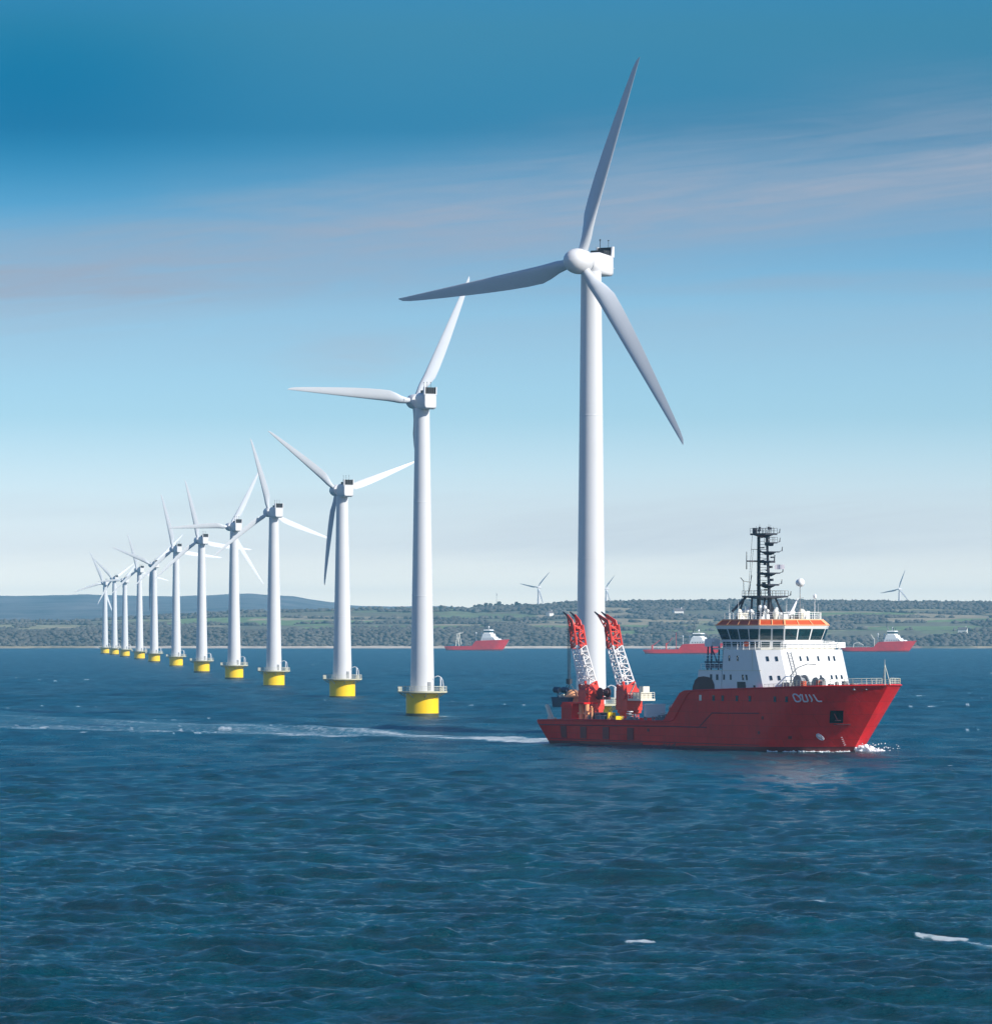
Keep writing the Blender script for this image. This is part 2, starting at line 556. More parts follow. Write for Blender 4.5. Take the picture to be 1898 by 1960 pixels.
    # skirts of foam round the foundations
    for (u, v, *_r) in ROW[:8]:
        Dt = depth(v); xt = wx(u, Dt)
        d = np.hypot(X - xt - 1.5, (Y - Dt))
        foam = np.maximum(foam, (1 - sstep(3.6, 8.5, d)) * (0.46 + 0.42 * vnoise(X / 1.5, Y / 3, 51, 2)))
    # whitecaps: rare, small, broken
    cap = vnoise(X / 2.4, Y / 6.0, 71, 2) * 0.72 + vnoise(X / 60, Y / 150, 73) * 0.28
    foam = np.maximum(foam, sstep(0.0, 0.05, cap - np.interp(Y, [0, 480, 700, 1000, 3000], [0.9, 0.9, 0.81, 0.785, 0.80])) * 0.8 * sstep(-0.05, 0.2, Z + 0.12))
    # two breaking crests in the foreground
    for (ua, va, ub, vb, w_, p_) in ((1203, 1803, 1248, 1803, 0.28, 0.9), (1758, 1798, 1848, 1800, 0.3, 0.95), (1848, 1804, 1898, 1808, 0.8, 0.55),
                                 (1535, 1732, 1600, 1733, 0.4, 0.55), (438, 1605, 452, 1605, 0.4, 0.62), (190, 1485, 194, 1485, 0.4, 0.8)):
        ax_, ay_ = wx(ua, depth(va)), depth(va); bx_, by_ = wx(ub, depth(vb)), depth(vb)
        tt = np.clip(((X - ax_) * (bx_ - ax_)) / (bx_ - ax_) ** 2, 0, 1)
        d = np.hypot((X - ax_ - tt * (bx_ - ax_)) / 0.5, (Y - ay_ - tt * (by_ - ay_)) / (w_ * 2.2))
        taper = 0.35 + 0.65 * np.sin(np.pi * (0.12 + 0.76 * tt))
        foam = np.maximum(foam, p_ * (1 - sstep(0.25, 1.25, d / taper + 1.1 * (vnoise(X / 0.30, Y / 0.8, 77, 3) - 0.5))))
    verts = np.stack([X, Y, Z], -1).reshape(-1, 3)
    idx = np.arange(nr * nc).reshape(nr, nc)
    q_ = np.stack([idx[:-1, :-1], idx[1:, :-1], idx[1:, 1:], idx[:-1, 1:]], -1).reshape(-1, 4)
    q_ = q_[:, ::-1]
    me = bpy.data.meshes.new('water')
    me.vertices.add(len(verts)); me.vertices.foreach_set('co', verts.ravel())
    me.loops.add(q_.size); me.loops.foreach_set('vertex_index', q_.ravel())
    me.polygons.add(len(q_)); me.polygons.foreach_set('loop_start', np.arange(0, q_.size, 4))
    me.polygons.foreach_set('loop_total', np.full(len(q_), 4))
    me.update(calc_edges=True)
    at = me.attributes.new('foam', 'FLOAT', 'POINT'); at.data.foreach_set('value', foam.ravel())
    # the mean slope of the waves too fine for the sheet, as micro-roughness
    lost = np.broadcast_to(sstep(math.log(0.25), math.log(12.0), np.log(dD))[:, None], X.shape) * (1 - 0.85 * lee)
    at = me.attributes.new('calm', 'FLOAT', 'POINT'); at.data.foreach_set('value', np.ascontiguousarray(lee).ravel())
    at = me.attributes.new('chop', 'FLOAT', 'POINT'); at.data.foreach_set('value', np.ascontiguousarray(lost).ravel())
    me.shade_smooth()
    return me


def water_material():
    Mx = bpy.data.materials.new('sea_water'); Mx.use_nodes = True
    t = Mx.node_tree; b = t.nodes['Principled BSDF']
    geo = nd(t, 'ShaderNodeTexCoord')
    fo = nd(t, 'ShaderNodeAttribute'); fo.attribute_name = 'foam'
    ch = nd(t, 'ShaderNodeAttribute'); ch.attribute_name = 'chop'
    big = nd(t, 'ShaderNodeTexNoise'); big.inputs['Scale'].default_value = 1.0; big.inputs['Detail'].default_value = 7; big.inputs['Roughness'].default_value = 0.62
    gm = nd(t, 'ShaderNodeMapping'); gm.inputs['Scale'].default_value = (0.16, 0.045, 1.0)
    t.links.new(geo.outputs['Object'], gm.inputs['Vector']); t.links.new(gm.outputs[0], big.inputs['Vector'])
    body = ramp(t, big.outputs[0], [(0.32, (0.0, 0.030, 0.046)), (0.68, (0.0, 0.080, 0.116))])
    # foam breakup
    fn = nd(t, 'ShaderNodeTexNoise'); fn.inputs['Scale'].default_value = 1.1; fn.inputs['Detail'].default_value = 8; fn.inputs['Roughness'].default_value = 0.68
    t.links.new(geo.outputs['Object'], fn.inputs['Vector'])
    ff = mth(t, 'ADD', fo.outputs['Fac'], mth(t, 'MULTIPLY', mth(t, 'SUBTRACT', fn.outputs[0], 0.5), 1.5))
    ff = ramp(t, ff, [(0.42, 0.0), (0.85, 1.0)])
    ff = mth(t, 'MULTIPLY', ff, ramp(t, fo.outputs['Fac'], [(0.05, 0.0), (0.25, 1.0)]))
    air = mth(t, 'MULTIPLY', fo.outputs['Fac'], 0.9, clamp=True)       # aerated water under the foam
    body2 = mixc(t, air, body, (0.10, 0.27, 0.34))
    t.links.new(mixc(t, ff, body2, (0.60, 0.68, 0.72)), b.inputs['Base Color'])
    b.inputs['IOR'].default_value = 1.333
    rg = mth(t, 'MULTIPLY_ADD', ch.outputs['Fac'], 0.22, 0.08)
    rg = mth(t, 'ADD', rg, mth(t, 'MULTIPLY', ramp(t, big.outputs[0], [(0.3, 1.0), (0.7, 0.0)]), 0.10))
    rg = mth(t, 'MAXIMUM', rg, mth(t, 'MULTIPLY', ff, 0.8))
    t.links.new(rg, b.inputs['Roughness'])
    mp = nd(t, 'ShaderNodeMapping'); mp.inputs['Scale'].default_value = (0.55, 1.3, 1.0); mp.inputs['Rotation'].default_value = (0, 0, 0.3)
    t.links.new(geo.outputs['Object'], mp.inputs['Vector'])
    w1 = nd(t, 'ShaderNodeTexNoise'); w1.inputs['Scale'].default_value = 1.7; w1.inputs['Detail'].default_value = 8; w1.inputs['Roughness'].default_value = 0.7; w1.inputs['Distortion'].default_value = 0.1
    t.links.new(mp.outputs[0], w1.inputs['Vector'])
    w2 = nd(t, 'ShaderNodeTexNoise'); w2.inputs['Scale'].default_value = 0.22; w2.inputs['Detail'].default_value = 3; w2.inputs['Distortion'].default_value = 0.5
    t.links.new(mp.outputs[0], w2.inputs['Vector'])
    b1 = nd(t, 'ShaderNodeBump'); b1.inputs['Strength'].default_value = 1.0; b1.inputs['Distance'].default_value = 0.9
    t.links.new(mth(t, 'MULTIPLY', w2.outputs[0], ch.outputs['Fac']), b1.inputs['Height'])
    b2 = nd(t, 'ShaderNodeBump'); b2.inputs['Strength'].default_value = 1.0; b2.inputs['Distance'].default_value = 0.75
    cl = nd(t, 'ShaderNodeAttribute'); cl.attribute_name = 'calm'
    t.links.new(mth(t, 'MULTIPLY', w1.outputs[0], mth(t, 'MULTIPLY_ADD', cl.outputs['Fac'], -0.92, 1.0)), b2.inputs['Height'])
    t.links.new(b1.outputs[0], b2.inputs['Normal'])
    t.links.new(b2.outputs[0], b.inputs['Normal'])
    return Mx


wme = make_water()
wme.materials.append(water_material())
tag(link('water', wme), 'choppy deep blue sea with a pale foam wake crossing it', 'sea', kind='structure')

# ------------------------------------------------------------------ the coast: near land, blue hills behind
RIDGE_D = 6300.0; SHORE = 5262.0
RU = [-900, 0, 150, 300, 480, 620, 700, 850, 900, 925, 1000, 1100, 1400, 1650, 1900, 2800]
RV = [1186, 1190, 1190, 1181, 1172, 1170, 1168, 1165, 1168, 1166, 1163, 1156, 1151, 1153, 1155, 1158]
RTREE = 7.0


def land_z(X, Y):
    u = 949 + X / Y * F
    zr = CAMZ + (HOR - np.interp(u, RU, RV)) / F * RIDGE_D
    t = (Y - SHORE - 150 * (vnoise(X / 210, X * 0 + 3.3, 5, 3) - 0.5)) / (RIDGE_D - SHORE)
    bank = 9 + 10 * vnoise(X / 180, Y * 0 + 1.7, 9, 2)
    z = np.interp(t, [-0.1, 0.0, 0.018, 1.0], [-3, 0, 2.6, 2.6])
    z = z + bank * sstep(0.020, 0.10, t) + np.maximum(zr - bank - 2.6, 0) * (0.72 * np.clip((t - 0.05) / 0.95, 0, 1) + 0.28 * sstep(0.1, 1.0, t)) * (t > 0.05)
    z = z + (vnoise(X / 330, Y / 330, 15, 3) - 0.5) * 16 * sstep(0.05, 0.3, t) * (1 - 0.8 * sstep(0.75, 1.0, t))
    z = np.where(t > 1.0, zr - (t - 1.0) * 40, z)
    return z, t, u


def wood_mask(X, Y, t, u, Z):
    v = HOR - (Z - CAMZ) / Y * F                       # how high the slope stands
    vr = np.interp(u, RU, RV)
    n = vnoise(X / 150, Y / 240, 21, 3); n2 = vnoise(X / 70, Y / 120, 25, 2)
    belt = (t > 0.022) & (v > np.interp(u, [0, 700, 1250, 1400, 1900], [1205, 1209, 1211, 1217, 1216]) - 26 * (n - 0.5))
    top = (u > 903) & (v < vr + np.interp(u, [903, 1100, 1300, 1900], [5, 6, 16, 18]) + 22 * (n - 0.5))
    crest = (t > 0.96) & (n2 > 0.45)
    clump = (t > 0.2) & (n2 > 0.70)
    hedge = (t > 0.2) & (np.abs(np.mod(v / 13.0 + 1.2 * n, 1.0) - 0.5) < 0.05) & (n2 > 0.3)
    return belt | top | crest | clump | hedge


def make_land():
    xs = np.linspace(-0.24, 0.24, 420)          # tangent of bearing
    ys = np.concatenate([np.linspace(5150, 5600, 70), np.linspace(5615, 7700, 150), np.linspace(7800, 9400, 12)])
    Y = np.repeat(ys[:, None], len(xs), 1); X = Y * xs[None, :]
    Z, t, u = land_z(X, Y)
    wood = wood_mask(X, Y, t, u, Z)
    # what grows: fields as stretched cells, rough ground, bare sand at the shore
    vv = HOR - (Z - CAMZ) / Y * F
    cell = hsh(np.floor(X / 150 + 0.7 * vnoise(X / 90, Y / 200, 41) + 0.37 * np.floor(vv / 8.0)), np.floor(vv / 8.0 + 0.9 * vnoise(X / 260, Y / 400, 44)), 43)
    g = np.array([0.15, 0.215, 0.09]); k = np.array([0.31, 0.26, 0.17]); d = np.array([0.15, 0.145, 0.10])
    w1 = sstep(0.35, 0.5, cell)[..., None]; w2 = sstep(0.62, 0.75, cell)[..., None]
    col = d * (1 - w1) + g * w1
    col = col * (1 - w2) + k * w2
    col = col * (0.8 + 0.4 * vnoise(X / 22, Y / 60, 47, 3))[..., None]
    col[wood] = np.array([0.086, 0.082, 0.068])
    beach = (t < 0.030) & (u > 240 - 60 * vnoise(X / 60, X * 0, 3)) & (u < 1380)
    rock = (t < 0.055) & (u >= 1380)
    rk = vnoise(X / 14, Y / 14, 53, 3)[..., None]
    col[beach] = (np.array([0.52, 0.45, 0.36]) * (0.9 + 0.2 * rk))[beach]
    cliff = rock & (vnoise(X / 45, X * 0 + 9, 57, 2) > 0.5)
    col[cliff] = (np.array([0.24, 0.17, 0.13]) * (0.5 + rk))[cliff]
    nr, nc = X.shape
    v = np.stack([X, Y, Z], -1).reshape(-1, 3)
    idx = np.arange(nr * nc).reshape(nr, nc)
    q = np.stack([idx[:-1, :-1], idx[:-1, 1:], idx[1:, 1:], idx[1:, :-1]], -1).reshape(-1, 4)
    me = bpy.data.meshes.new('coast')
    me.from_pydata(v.tolist(), [], q.tolist())
    at = me.attributes.new('cover', 'FLOAT_COLOR', 'POINT')
    at.data.foreach_set('color', np.concatenate([col, np.ones(col.shape[:2] + (1,))], -1).astype(np.float32).ravel())
    me.shade_smooth()
    return me


def land_material():
    Mx = bpy.data.materials.new('coast_ground'); Mx.use_nodes = True
    t = Mx.node_tree; b = t.nodes['Principled BSDF']
    a = nd(t, 'ShaderNodeAttribute'); a.attribute_name = 'cover'
    geo = nd(t, 'ShaderNodeTexCoord')
    n = nd(t, 'ShaderNodeTexNoise'); n.inputs['Scale'].default_value = 0.06; n.inputs['Detail'].default_value = 6
    t.links.new(geo.outputs['Object'], n.inputs['Vector'])
    t.links.new(mixc(t, 0.6, a.outputs['Color'], ramp(t, n.outputs[0], [(0.3, 0.55), (0.7, 1.35)]), 'MULTIPLY'), b.inputs['Base Color'])
    b.inputs['Roughness'].default_value = 0.95
    b.inputs['Specular IOR Level'].default_value = 0.1
    return Mx


lme = make_land()
lme.materials.append(land_material())
tag(link('hills', lme), 'green coast with fields, woods and a sandy beach', 'coast', kind='structure')

# blue hills far behind
def far_hills():
    HU = [-900, -300, 0, 90, 160, 240, 320, 400, 480, 560, 620, 680, 760, 840, 880, 960, 1300, 1900, 2800]
    HV = [1150, 1146, 1140, 1139.5, 1137, 1139, 1141, 1139, 1135, 1141, 1150, 1159, 1161, 1159.5, 1163, 1168, 1170, 1172, 1172]
    D0 = 12600.0
    xs = np.linspace(-0.24, 0.24, 320)
    ys = np.linspace(9900, 13200, 26)
    Y = np.repeat(ys[:, None], len(xs), 1); X = Y * xs[None, :]
    u = 949 + X / Y * F
    zr = CAMZ + (HOR - np.interp(u, HU, HV)) / F * D0
    t = (Y - 9900) / (D0 - 9900)
    Z = zr * np.where(t < 1, 0.25 + 0.75 * np.clip(t, 0, 1) ** 0.8, 1 - 0.15 * (t - 1)) + (vnoise(X / 500, Y / 500, 61, 3) - 0.5) * 22 * (t < 0.93)
    Z = Z + 5 * (vnoise(X / 45, Y / 45, 63, 2) - 0.5)
    nr, nc = X.shape
    v = np.stack([X, Y, Z], -1).reshape(-1, 3)
    idx = np.arange(nr * nc).reshape(nr, nc)
    q = np.stack([idx[:-1, :-1], idx[:-1, 1:], idx[1:, 1:], idx[1:, :-1]], -1).reshape(-1, 4)
    me = bpy.data.meshes.new('far_hills'); me.from_pydata(v.tolist(), [], q.tolist())
    me.materials.append(mat('far_hill_ground', (0.10, 0.085, 0.080), 0.95, var=0.8, scale=0.006, spec=0.1))
    me.shade_smooth()
    return me


tag(link('far_hills', far_hills()), 'long blue hills rising beyond the coast', 'hills', kind='structure')

# woodland: many small crowns, a mass on the slopes
ICO_V = None
def ico():
    import bmesh
    bm = bmesh.new(); bmesh.ops.create_icosphere(bm, subdivisions=1, radius=1.0)
    v = np.array([p.co[:] for p in bm.verts]); f = np.array([[x.index for x in p.verts] for p in bm.faces]); bm.free()
    return v, f


def woodland():
    rng = np.random.RandomState(3)
    N = 44000
    Y = SHORE + (RIDGE_D + 25 - SHORE) * rng.rand(N) ** 1.1
    X = (rng.rand(N) * 2 - 1) * 0.145 * Y
    Z, t, u = land_z(X, Y)
    k = wood_mask(X, Y, t, u, Z)
    X, Y, Z, t = X[k], Y[k], Z[k], t[k]
    # keep the nearest shore trees dense, thin the ridge
    n = len(X)
    v0, f0 = ico()
    nv = len(v0)
    r = rng.uniform(2.2, 5.6, n); h = rng.uniform(1.0, 3.0, n)
    jit = rng.uniform(0.65, 1.3, (n, nv))
    th = rng.uniform(0, 6.28, n); c, s = np.cos(th)[:, None], np.sin(th)[:, None]
    px = (v0[None, :, 0] * c - v0[None, :, 1] * s) * r[:, None] * jit
    py = (v0[None, :, 0] * s + v0[None, :, 1] * c) * r[:, None] * jit
    pz = (v0[None, :, 2] + 0.55) * h[:, None] * jit
    V = np.stack([px + X[:, None], py + Y[:, None], pz + Z[:, None]], -1).reshape(-1, 3)
    Fc = (f0[None] + (np.arange(n) * nv)[:, None, None]).reshape(-1, 3)
    me = bpy.data.meshes.new('woodland')
    me.vertices.add(len(V)); me.vertices.foreach_set('co', V.ravel())
    me.loops.add(Fc.size); me.loops.foreach_set('vertex_index', Fc.ravel())
    me.polygons.add(len(Fc)); me.polygons.foreach_set('loop_start', np.arange(0, Fc.size, 3)); me.polygons.foreach_set('loop_total', np.full(len(Fc), 3))
    me.update(calc_edges=True)
    me.materials.append(M['leaf'])
    return me


tag(link('woodland', woodland()), 'dark green woods covering the slopes and ridge of the coast', 'woods', kind='stuff')

rnd = random.Random(5)
def tree_meshes():
    m_ = MB(); m_.tube((0, 0, -1), (0, 0, 5), 0.5, 0.3)
    for k in range(4):
        a = k * 1.6; m_.tube((0, 0, 3.5 + 0.4 * k), (2.6 * math.cos(a), 2.6 * math.sin(a), 6.5 + 0.5 * k), 0.22, 0.08)
    c_ = MB()
    for k in range(260):
        a = rnd.uniform(0, 6.28); q = rnd.random() ** 0.5; e = rnd.uniform(-1, 1)
        p = Vector((4.6 * q * math.cos(a) * math.sqrt(1 - e * e * 0.7), 4.6 * q * math.sin(a) * math.sqrt(1 - e * e * 0.7), 8 + 4.2 * e))
        d = Vector((rnd.uniform(-1, 1), rnd.uniform(-1, 1), rnd.uniform(-1, 1))).normalized() * rnd.uniform(0.8, 1.5)
        b = d.orthogonal().normalized() * rnd.uniform(0.7, 1.3)
        c_.add([p - d - b, p + d - b * 0.6, p + d * 0.7 + b, p - d * 0.8 + b], [(0, 1, 2, 3)])
    return m_.mesh('trunk', M['trunk']), c_.mesh('crown', M['leaf'])


tm, cm = tree_meshes()
for i, u in enumerate((906, 912, 917, 923, 930, 938, 947, 955, 963, 971, 979, 987, 995)):
    D = RIDGE_D - 60 + 40 * rnd.random(); X = wx(u + rnd.uniform(-2, 2), D)
    z = float(land_z(np.array([X]), np.array([D]))[0][0])
    tr = empty('tree', (X, D, z - 0.5), rnd.uniform(0, 6.28))
    s = rnd.uniform(0.42, 0.68); tr.scale = (s, s, s * rnd.uniform(0.8, 1.1))
    tag(tr, 'small dark tree on the skyline ridge left of a small hill turbine', 'tree', 'trees along the skyline left of the small hill turbine')
    link('trunk', tm, tr); link('crown', cm, tr)

# scattered farmhouses
def farmhouse(u, v_, D, lab, s=1.0, rz=0.4):
    X = wx(u, D); z = float(land_z(np.array([X]), np.array([D]))[0][0])
    r = empty('farmhouse', (X, D, z), rz); r.scale = (s, s, s)
    tag(r, lab, 'house', 'farmhouses on the coast')
    w_ = MB(); w_.bx(-7, 7, -3.5, 3.5, -1, 5)
    w_.add([(-7, -3.5, 5), (-7, 3.5, 5), (-7, 0, 8), (7, -3.5, 5), (7, 3.5, 5), (7, 0, 8)], [(0, 1, 2), (3, 5, 4), (0, 2, 5, 3), (1, 4, 5, 2)])
    w_.build('wall', M['wall'], r)
    rf = MB(); rf.loft([[(x, -4.0, 4.8), (x, 0, 8.25), (x, 4.0, 4.8), (x, 4.0, 5.05), (x, 0, 8.6), (x, -4.0, 5.05)] for x in (-7.4, 7.4)])
    ro = rf.build('roof', M['slate'], r)
    ch = MB(); ch.bx(4.5, 5.6, -0.6, 0.6, 7.5, 10); ch.build('chimney', M['wall'], ro)


farmhouse(1297, 0, 5950, 'tiny white farmhouse in the fields left of the half-hidden far ship')
farmhouse(1052, 0, 5950, 'tiny white farmhouse in the green field right of the far left ship', 0.8, 1.0)
farmhouse(1842, 0, 5420, 'tiny white farmhouse near the shore right of the far right ship', 0.8, -0.3)

# thin radio mast on the skyline
D = RIDGE_D; X = wx(950, D); z = float(land_z(np.array([X]), np.array([D]))[0][0])
mm = MB()
for k in range(3):
    a = k * 2.094; mm.tube((0.9 * math.cos(a), 0.9 * math.sin(a), 0), (0.15 * math.cos(a), 0.15 * math.sin(a), 24), 0.16, 0.08, n=4)
    for j in range(12):
        f0, f1 = 1 - j / 12 * 0.83, 1 - (j + 1) / 12 * 0.83; a2 = a + 2.094
        mm.tube((0.9 * f0 * math.cos(a), 0.9 * f0 * math.sin(a), 2 * j), (0.9 * f1 * math.cos(a2), 0.9 * f1 * math.sin(a2), 2 * j + 2), 0.06, n=3)
mm.box((0.4, 0, 21), (0.9, 0.9, 2.2))
tag(mm.build('radio_mast', M['grey'], loc=(X, D, z)), 'thin grey radio mast above the ridge trees left of a small hill turbine', 'mast')

# ------------------------------------------------------------------ wind turbines
def blade_mesh(R, pitch=13):
    m_ = MB()
    st = [(0.022, 1.0, 1.0, 0), (0.07, 1.0, 0.98, 2), (0.12, 1.32, 0.74, 12), (0.17, 1.66, 0.50, 13), (0.22, 1.90, 0.36, 11), (0.30, 1.88, 0.27, 8.5), (0.40, 1.76, 0.22, 6),
          (0.52, 1.55, 0.19, 4), (0.64, 1.29, 0.17, 2.5), (0.76, 1.02, 0.16, 1.3), (0.87, 0.75, 0.15, 0.5), (0.94, 0.55, 0.15, 0), (0.98, 0.36, 0.15, 0), (1.0, 0.10, 0.2, 0)]
    d0 = 0.0435 * R
    rings = []
    for q, cw, tk, tw in st:
        c = d0 * cw; h = c * tk
        ring = []
        a = -math.radians(tw + pitch)
        blend = sstep(0.06, 0.2, q)
        for i in range(18):
            t = 2 * math.pi * i / 18
            cx, cz = 0.5 * math.cos(t), 0.5 * math.sin(t)
            # aerofoil: sharpen the trailing side (-Y)
            f = 1 - blend * (0.85 * (0.5 - cx) ** 1.5)
            y = (cx + 0.0) * c + blend * (d0 * 0.5 - 0.5 * c) * 1.0
            x = cz * h * f
            ring.append((x * math.cos(a) - y * math.sin(a), x * math.sin(a) + y * math.cos(a), q * R))
        rings.append(ring)
    m_.loft(rings)
    return m_.mesh('blade', M['blade'], 50)


def rrect(x, hw, z0, z1, r=0.55, n=4, tilt=0.0):
    out = []
    for (cy, cz, a0) in ((hw - r, z1 - r, 0), (-hw + r, z1 - r, 90), (-hw + r, z0 + r, 180), (hw - r, z0 + r, 270)):
        for i in range(n + 1):
            a = math.radians(a0 + 90 * i / n)
            zz = cz + r * math.sin(a)
            out.append((x + tilt * zz, cy + r * math.cos(a), zz))
    return out


def nacelle_meshes():
    b = MB()
    b.loft([rrect(2.0, 1.45, -1.5, 1.5, 1.3), rrect(1.2, 1.7, -1.8, 1.75, 1.2), rrect(-1.5, 1.85, -2.05, 1.9, 0.8), rrect(-6.2, 1.85, -2.15, 1.55, 0.6),
            rrect(-7.5, 1.8, -2.05, 1.5, 0.6), rrect(-8.0, 1.55, -1.75, 1.3, 0.5)])
    b.bx(-8.05, -1.0, -1.87, -1.84, -0.75, -0.68); b.bx(-8.05, -1.0, 1.84, 1.87, -0.75, -0.68)     # panel seam
    nac = b.mesh('nacelle', M['nacelle'], 40)
    c = MB()      # upright fairing round the radiator at the tail
    c.loft([[(x, y, z) for (x, y, z) in ((-6.5, s * 1.8, 1.2), (-8.0, s * 1.8, 1.2), (-8.1, s * 1.8, 3.1), (-7.0, s * 1.8, 3.1))] for s in (0.84, 1.0)])
    c.loft([[(x, y, z) for (x, y, z) in ((-6.5, s * 1.8, 1.2), (-8.0, s * 1.8, 1.2), (-8.1, s * 1.8, 3.1), (-7.0, s * 1.8, 3.1))] for s in (-1.0, -0.84)])
    c.bx(-8.08, -7.9, -1.5, 1.5, 1.2, 1.45)
    fin = c.mesh('cooler_fairing', M['nacelle'])
    d = MB()
    d.bx(-7.6, -7.2, -1.5, 1.5, 1.45, 3.0)
    d.bx(-6.4, -3.2, -1.45, 1.45, 1.55, 2.35)
    for k in range(5): d.bx(-7.95, -7.6, -1.4 + 0.65 * k, -1.3 + 0.65 * k, 1.5, 2.95)
    for x, y in ((-3.4, 0.6), (-6.2, -0.6), (-7.3, 0.8)):
        d.tube((x, y, 2.3), (x, y, 4.2), 0.05, n=5); d.tube((x - 0.25, y, 4.2), (x + 0.25, y, 4.2), 0.09, n=5)
    vent = d.mesh('cooler_vent', M['dark'])
    h = MB()
    h.lathe([(0.05, 3.0), (0.75, 2.85), (1.35, 2.35), (1.72, 1.5), (1.85, 0.6), (1.80, -0.6), (1.55, -1.2)], n=28, axis='X')
    hub = h.mesh('hub', M['nacelle'], 50)
    return nac, fin, vent, hub


NAC, FIN, VENT, HUBM = nacelle_meshes()
PZ = 5.7
def base_meshes():
    f = MB()
    f.lathe([(3.85, -4), (3.85, 0.0), (3.86, 0.0), (3.86, PZ - 0.15), (3.7, PZ)], n=40)
    fo = f.mesh('foundation', M['yellow'], 40)
    a = MB(); a.lathe([(3.92, -0.6), (3.92, 0.45), (3.88, 0.7)], n=40, cap=False)
    for k in (-1, 1):
        pass
    al = a.mesh('waterline_band', M['algae'], 40)
    p = MB(); p.lathe([(3.4, PZ - 0.35), (5.8, PZ - 0.12), (5.9, PZ - 0.12), (5.9, PZ + 0.22), (2.6, PZ + 0.22)], n=32)
    for k in range(8):
        t = k * math.pi / 4 + 0.2
        p.tube((3.7 * math.cos(t), 3.7 * math.sin(t), PZ - 1.3), (5.6 * math.cos(t), 5.6 * math.sin(t), PZ - 0.1), 0.13, n=5)
    pl = p.mesh('platform', M['grating'], 30)
    r = MB(); ring = [(5.75 * math.cos(2 * math.pi * k / 24), 5.75 * math.sin(2 * math.pi * k / 24), PZ + 0.2) for k in range(24)]
    r.rail(ring, 1.15, 0.06, 3.0, 3, True)
    for t in (3.05, 3.3, -0.5): r.box((5.3 * math.cos(t), 5.3 * math.sin(t), PZ + 0.75), (0.9, 0.9, 1.1))
    ra = r.mesh('railing', M['rail'])
    d = MB()
    arc = [(3.0, 0, PZ + 3.5)] + [(3.55 + 1.35 * math.sin(t), 0, PZ + 2.2 + 1.6 * math.cos(t)) for t in [0.12 * k for k in range(0, 12)]] + [(5.15, 0, PZ + 0.2)]
    d.path([(x, -1.6, z) for x, y, z in arc], 0.11)
    d.tube((4.35, -1.6, PZ + 0.2), (4.35, -1.6, PZ + 3.4), 0.17)
    d.tube((4.35, -1.6, PZ + 0.2), (4.35, -1.6, PZ + 1.0), 0.35, 0.2)
    da = d.mesh('davit', M['tower'])
    return fo, al, pl, ra, da


FOM, ALM, PLM, RAM, DAM = base_meshes()
LABELS = [
    'largest, nearest wind turbine, its base hidden behind the cranes of the red ship',
    'tall wind turbine just left of the nearest, one blade level and one pointing up',
    'third largest wind turbine of the row, blades spread like a slanted Y',
    'fourth largest wind turbine of the row, one blade nearly upright and two low',
    'fifth largest wind turbine of the row, one blade exactly level to the left',
    'sixth largest wind turbine of the row, left of the one with a level blade',
    'seventh largest wind turbine of the row, its lower left blade crossing a smaller tower',
    'eighth largest wind turbine of the row, one blade hanging down beside its tower',
    'small wind turbine, fourth from the far left end of the row',
    'small wind turbine, third from the far left end, a level blade meeting its neighbour',
    'small wind turbine, second from the far left end of the row, blades in a V',
    'last and farthest wind turbine of the row, at its left end',
]


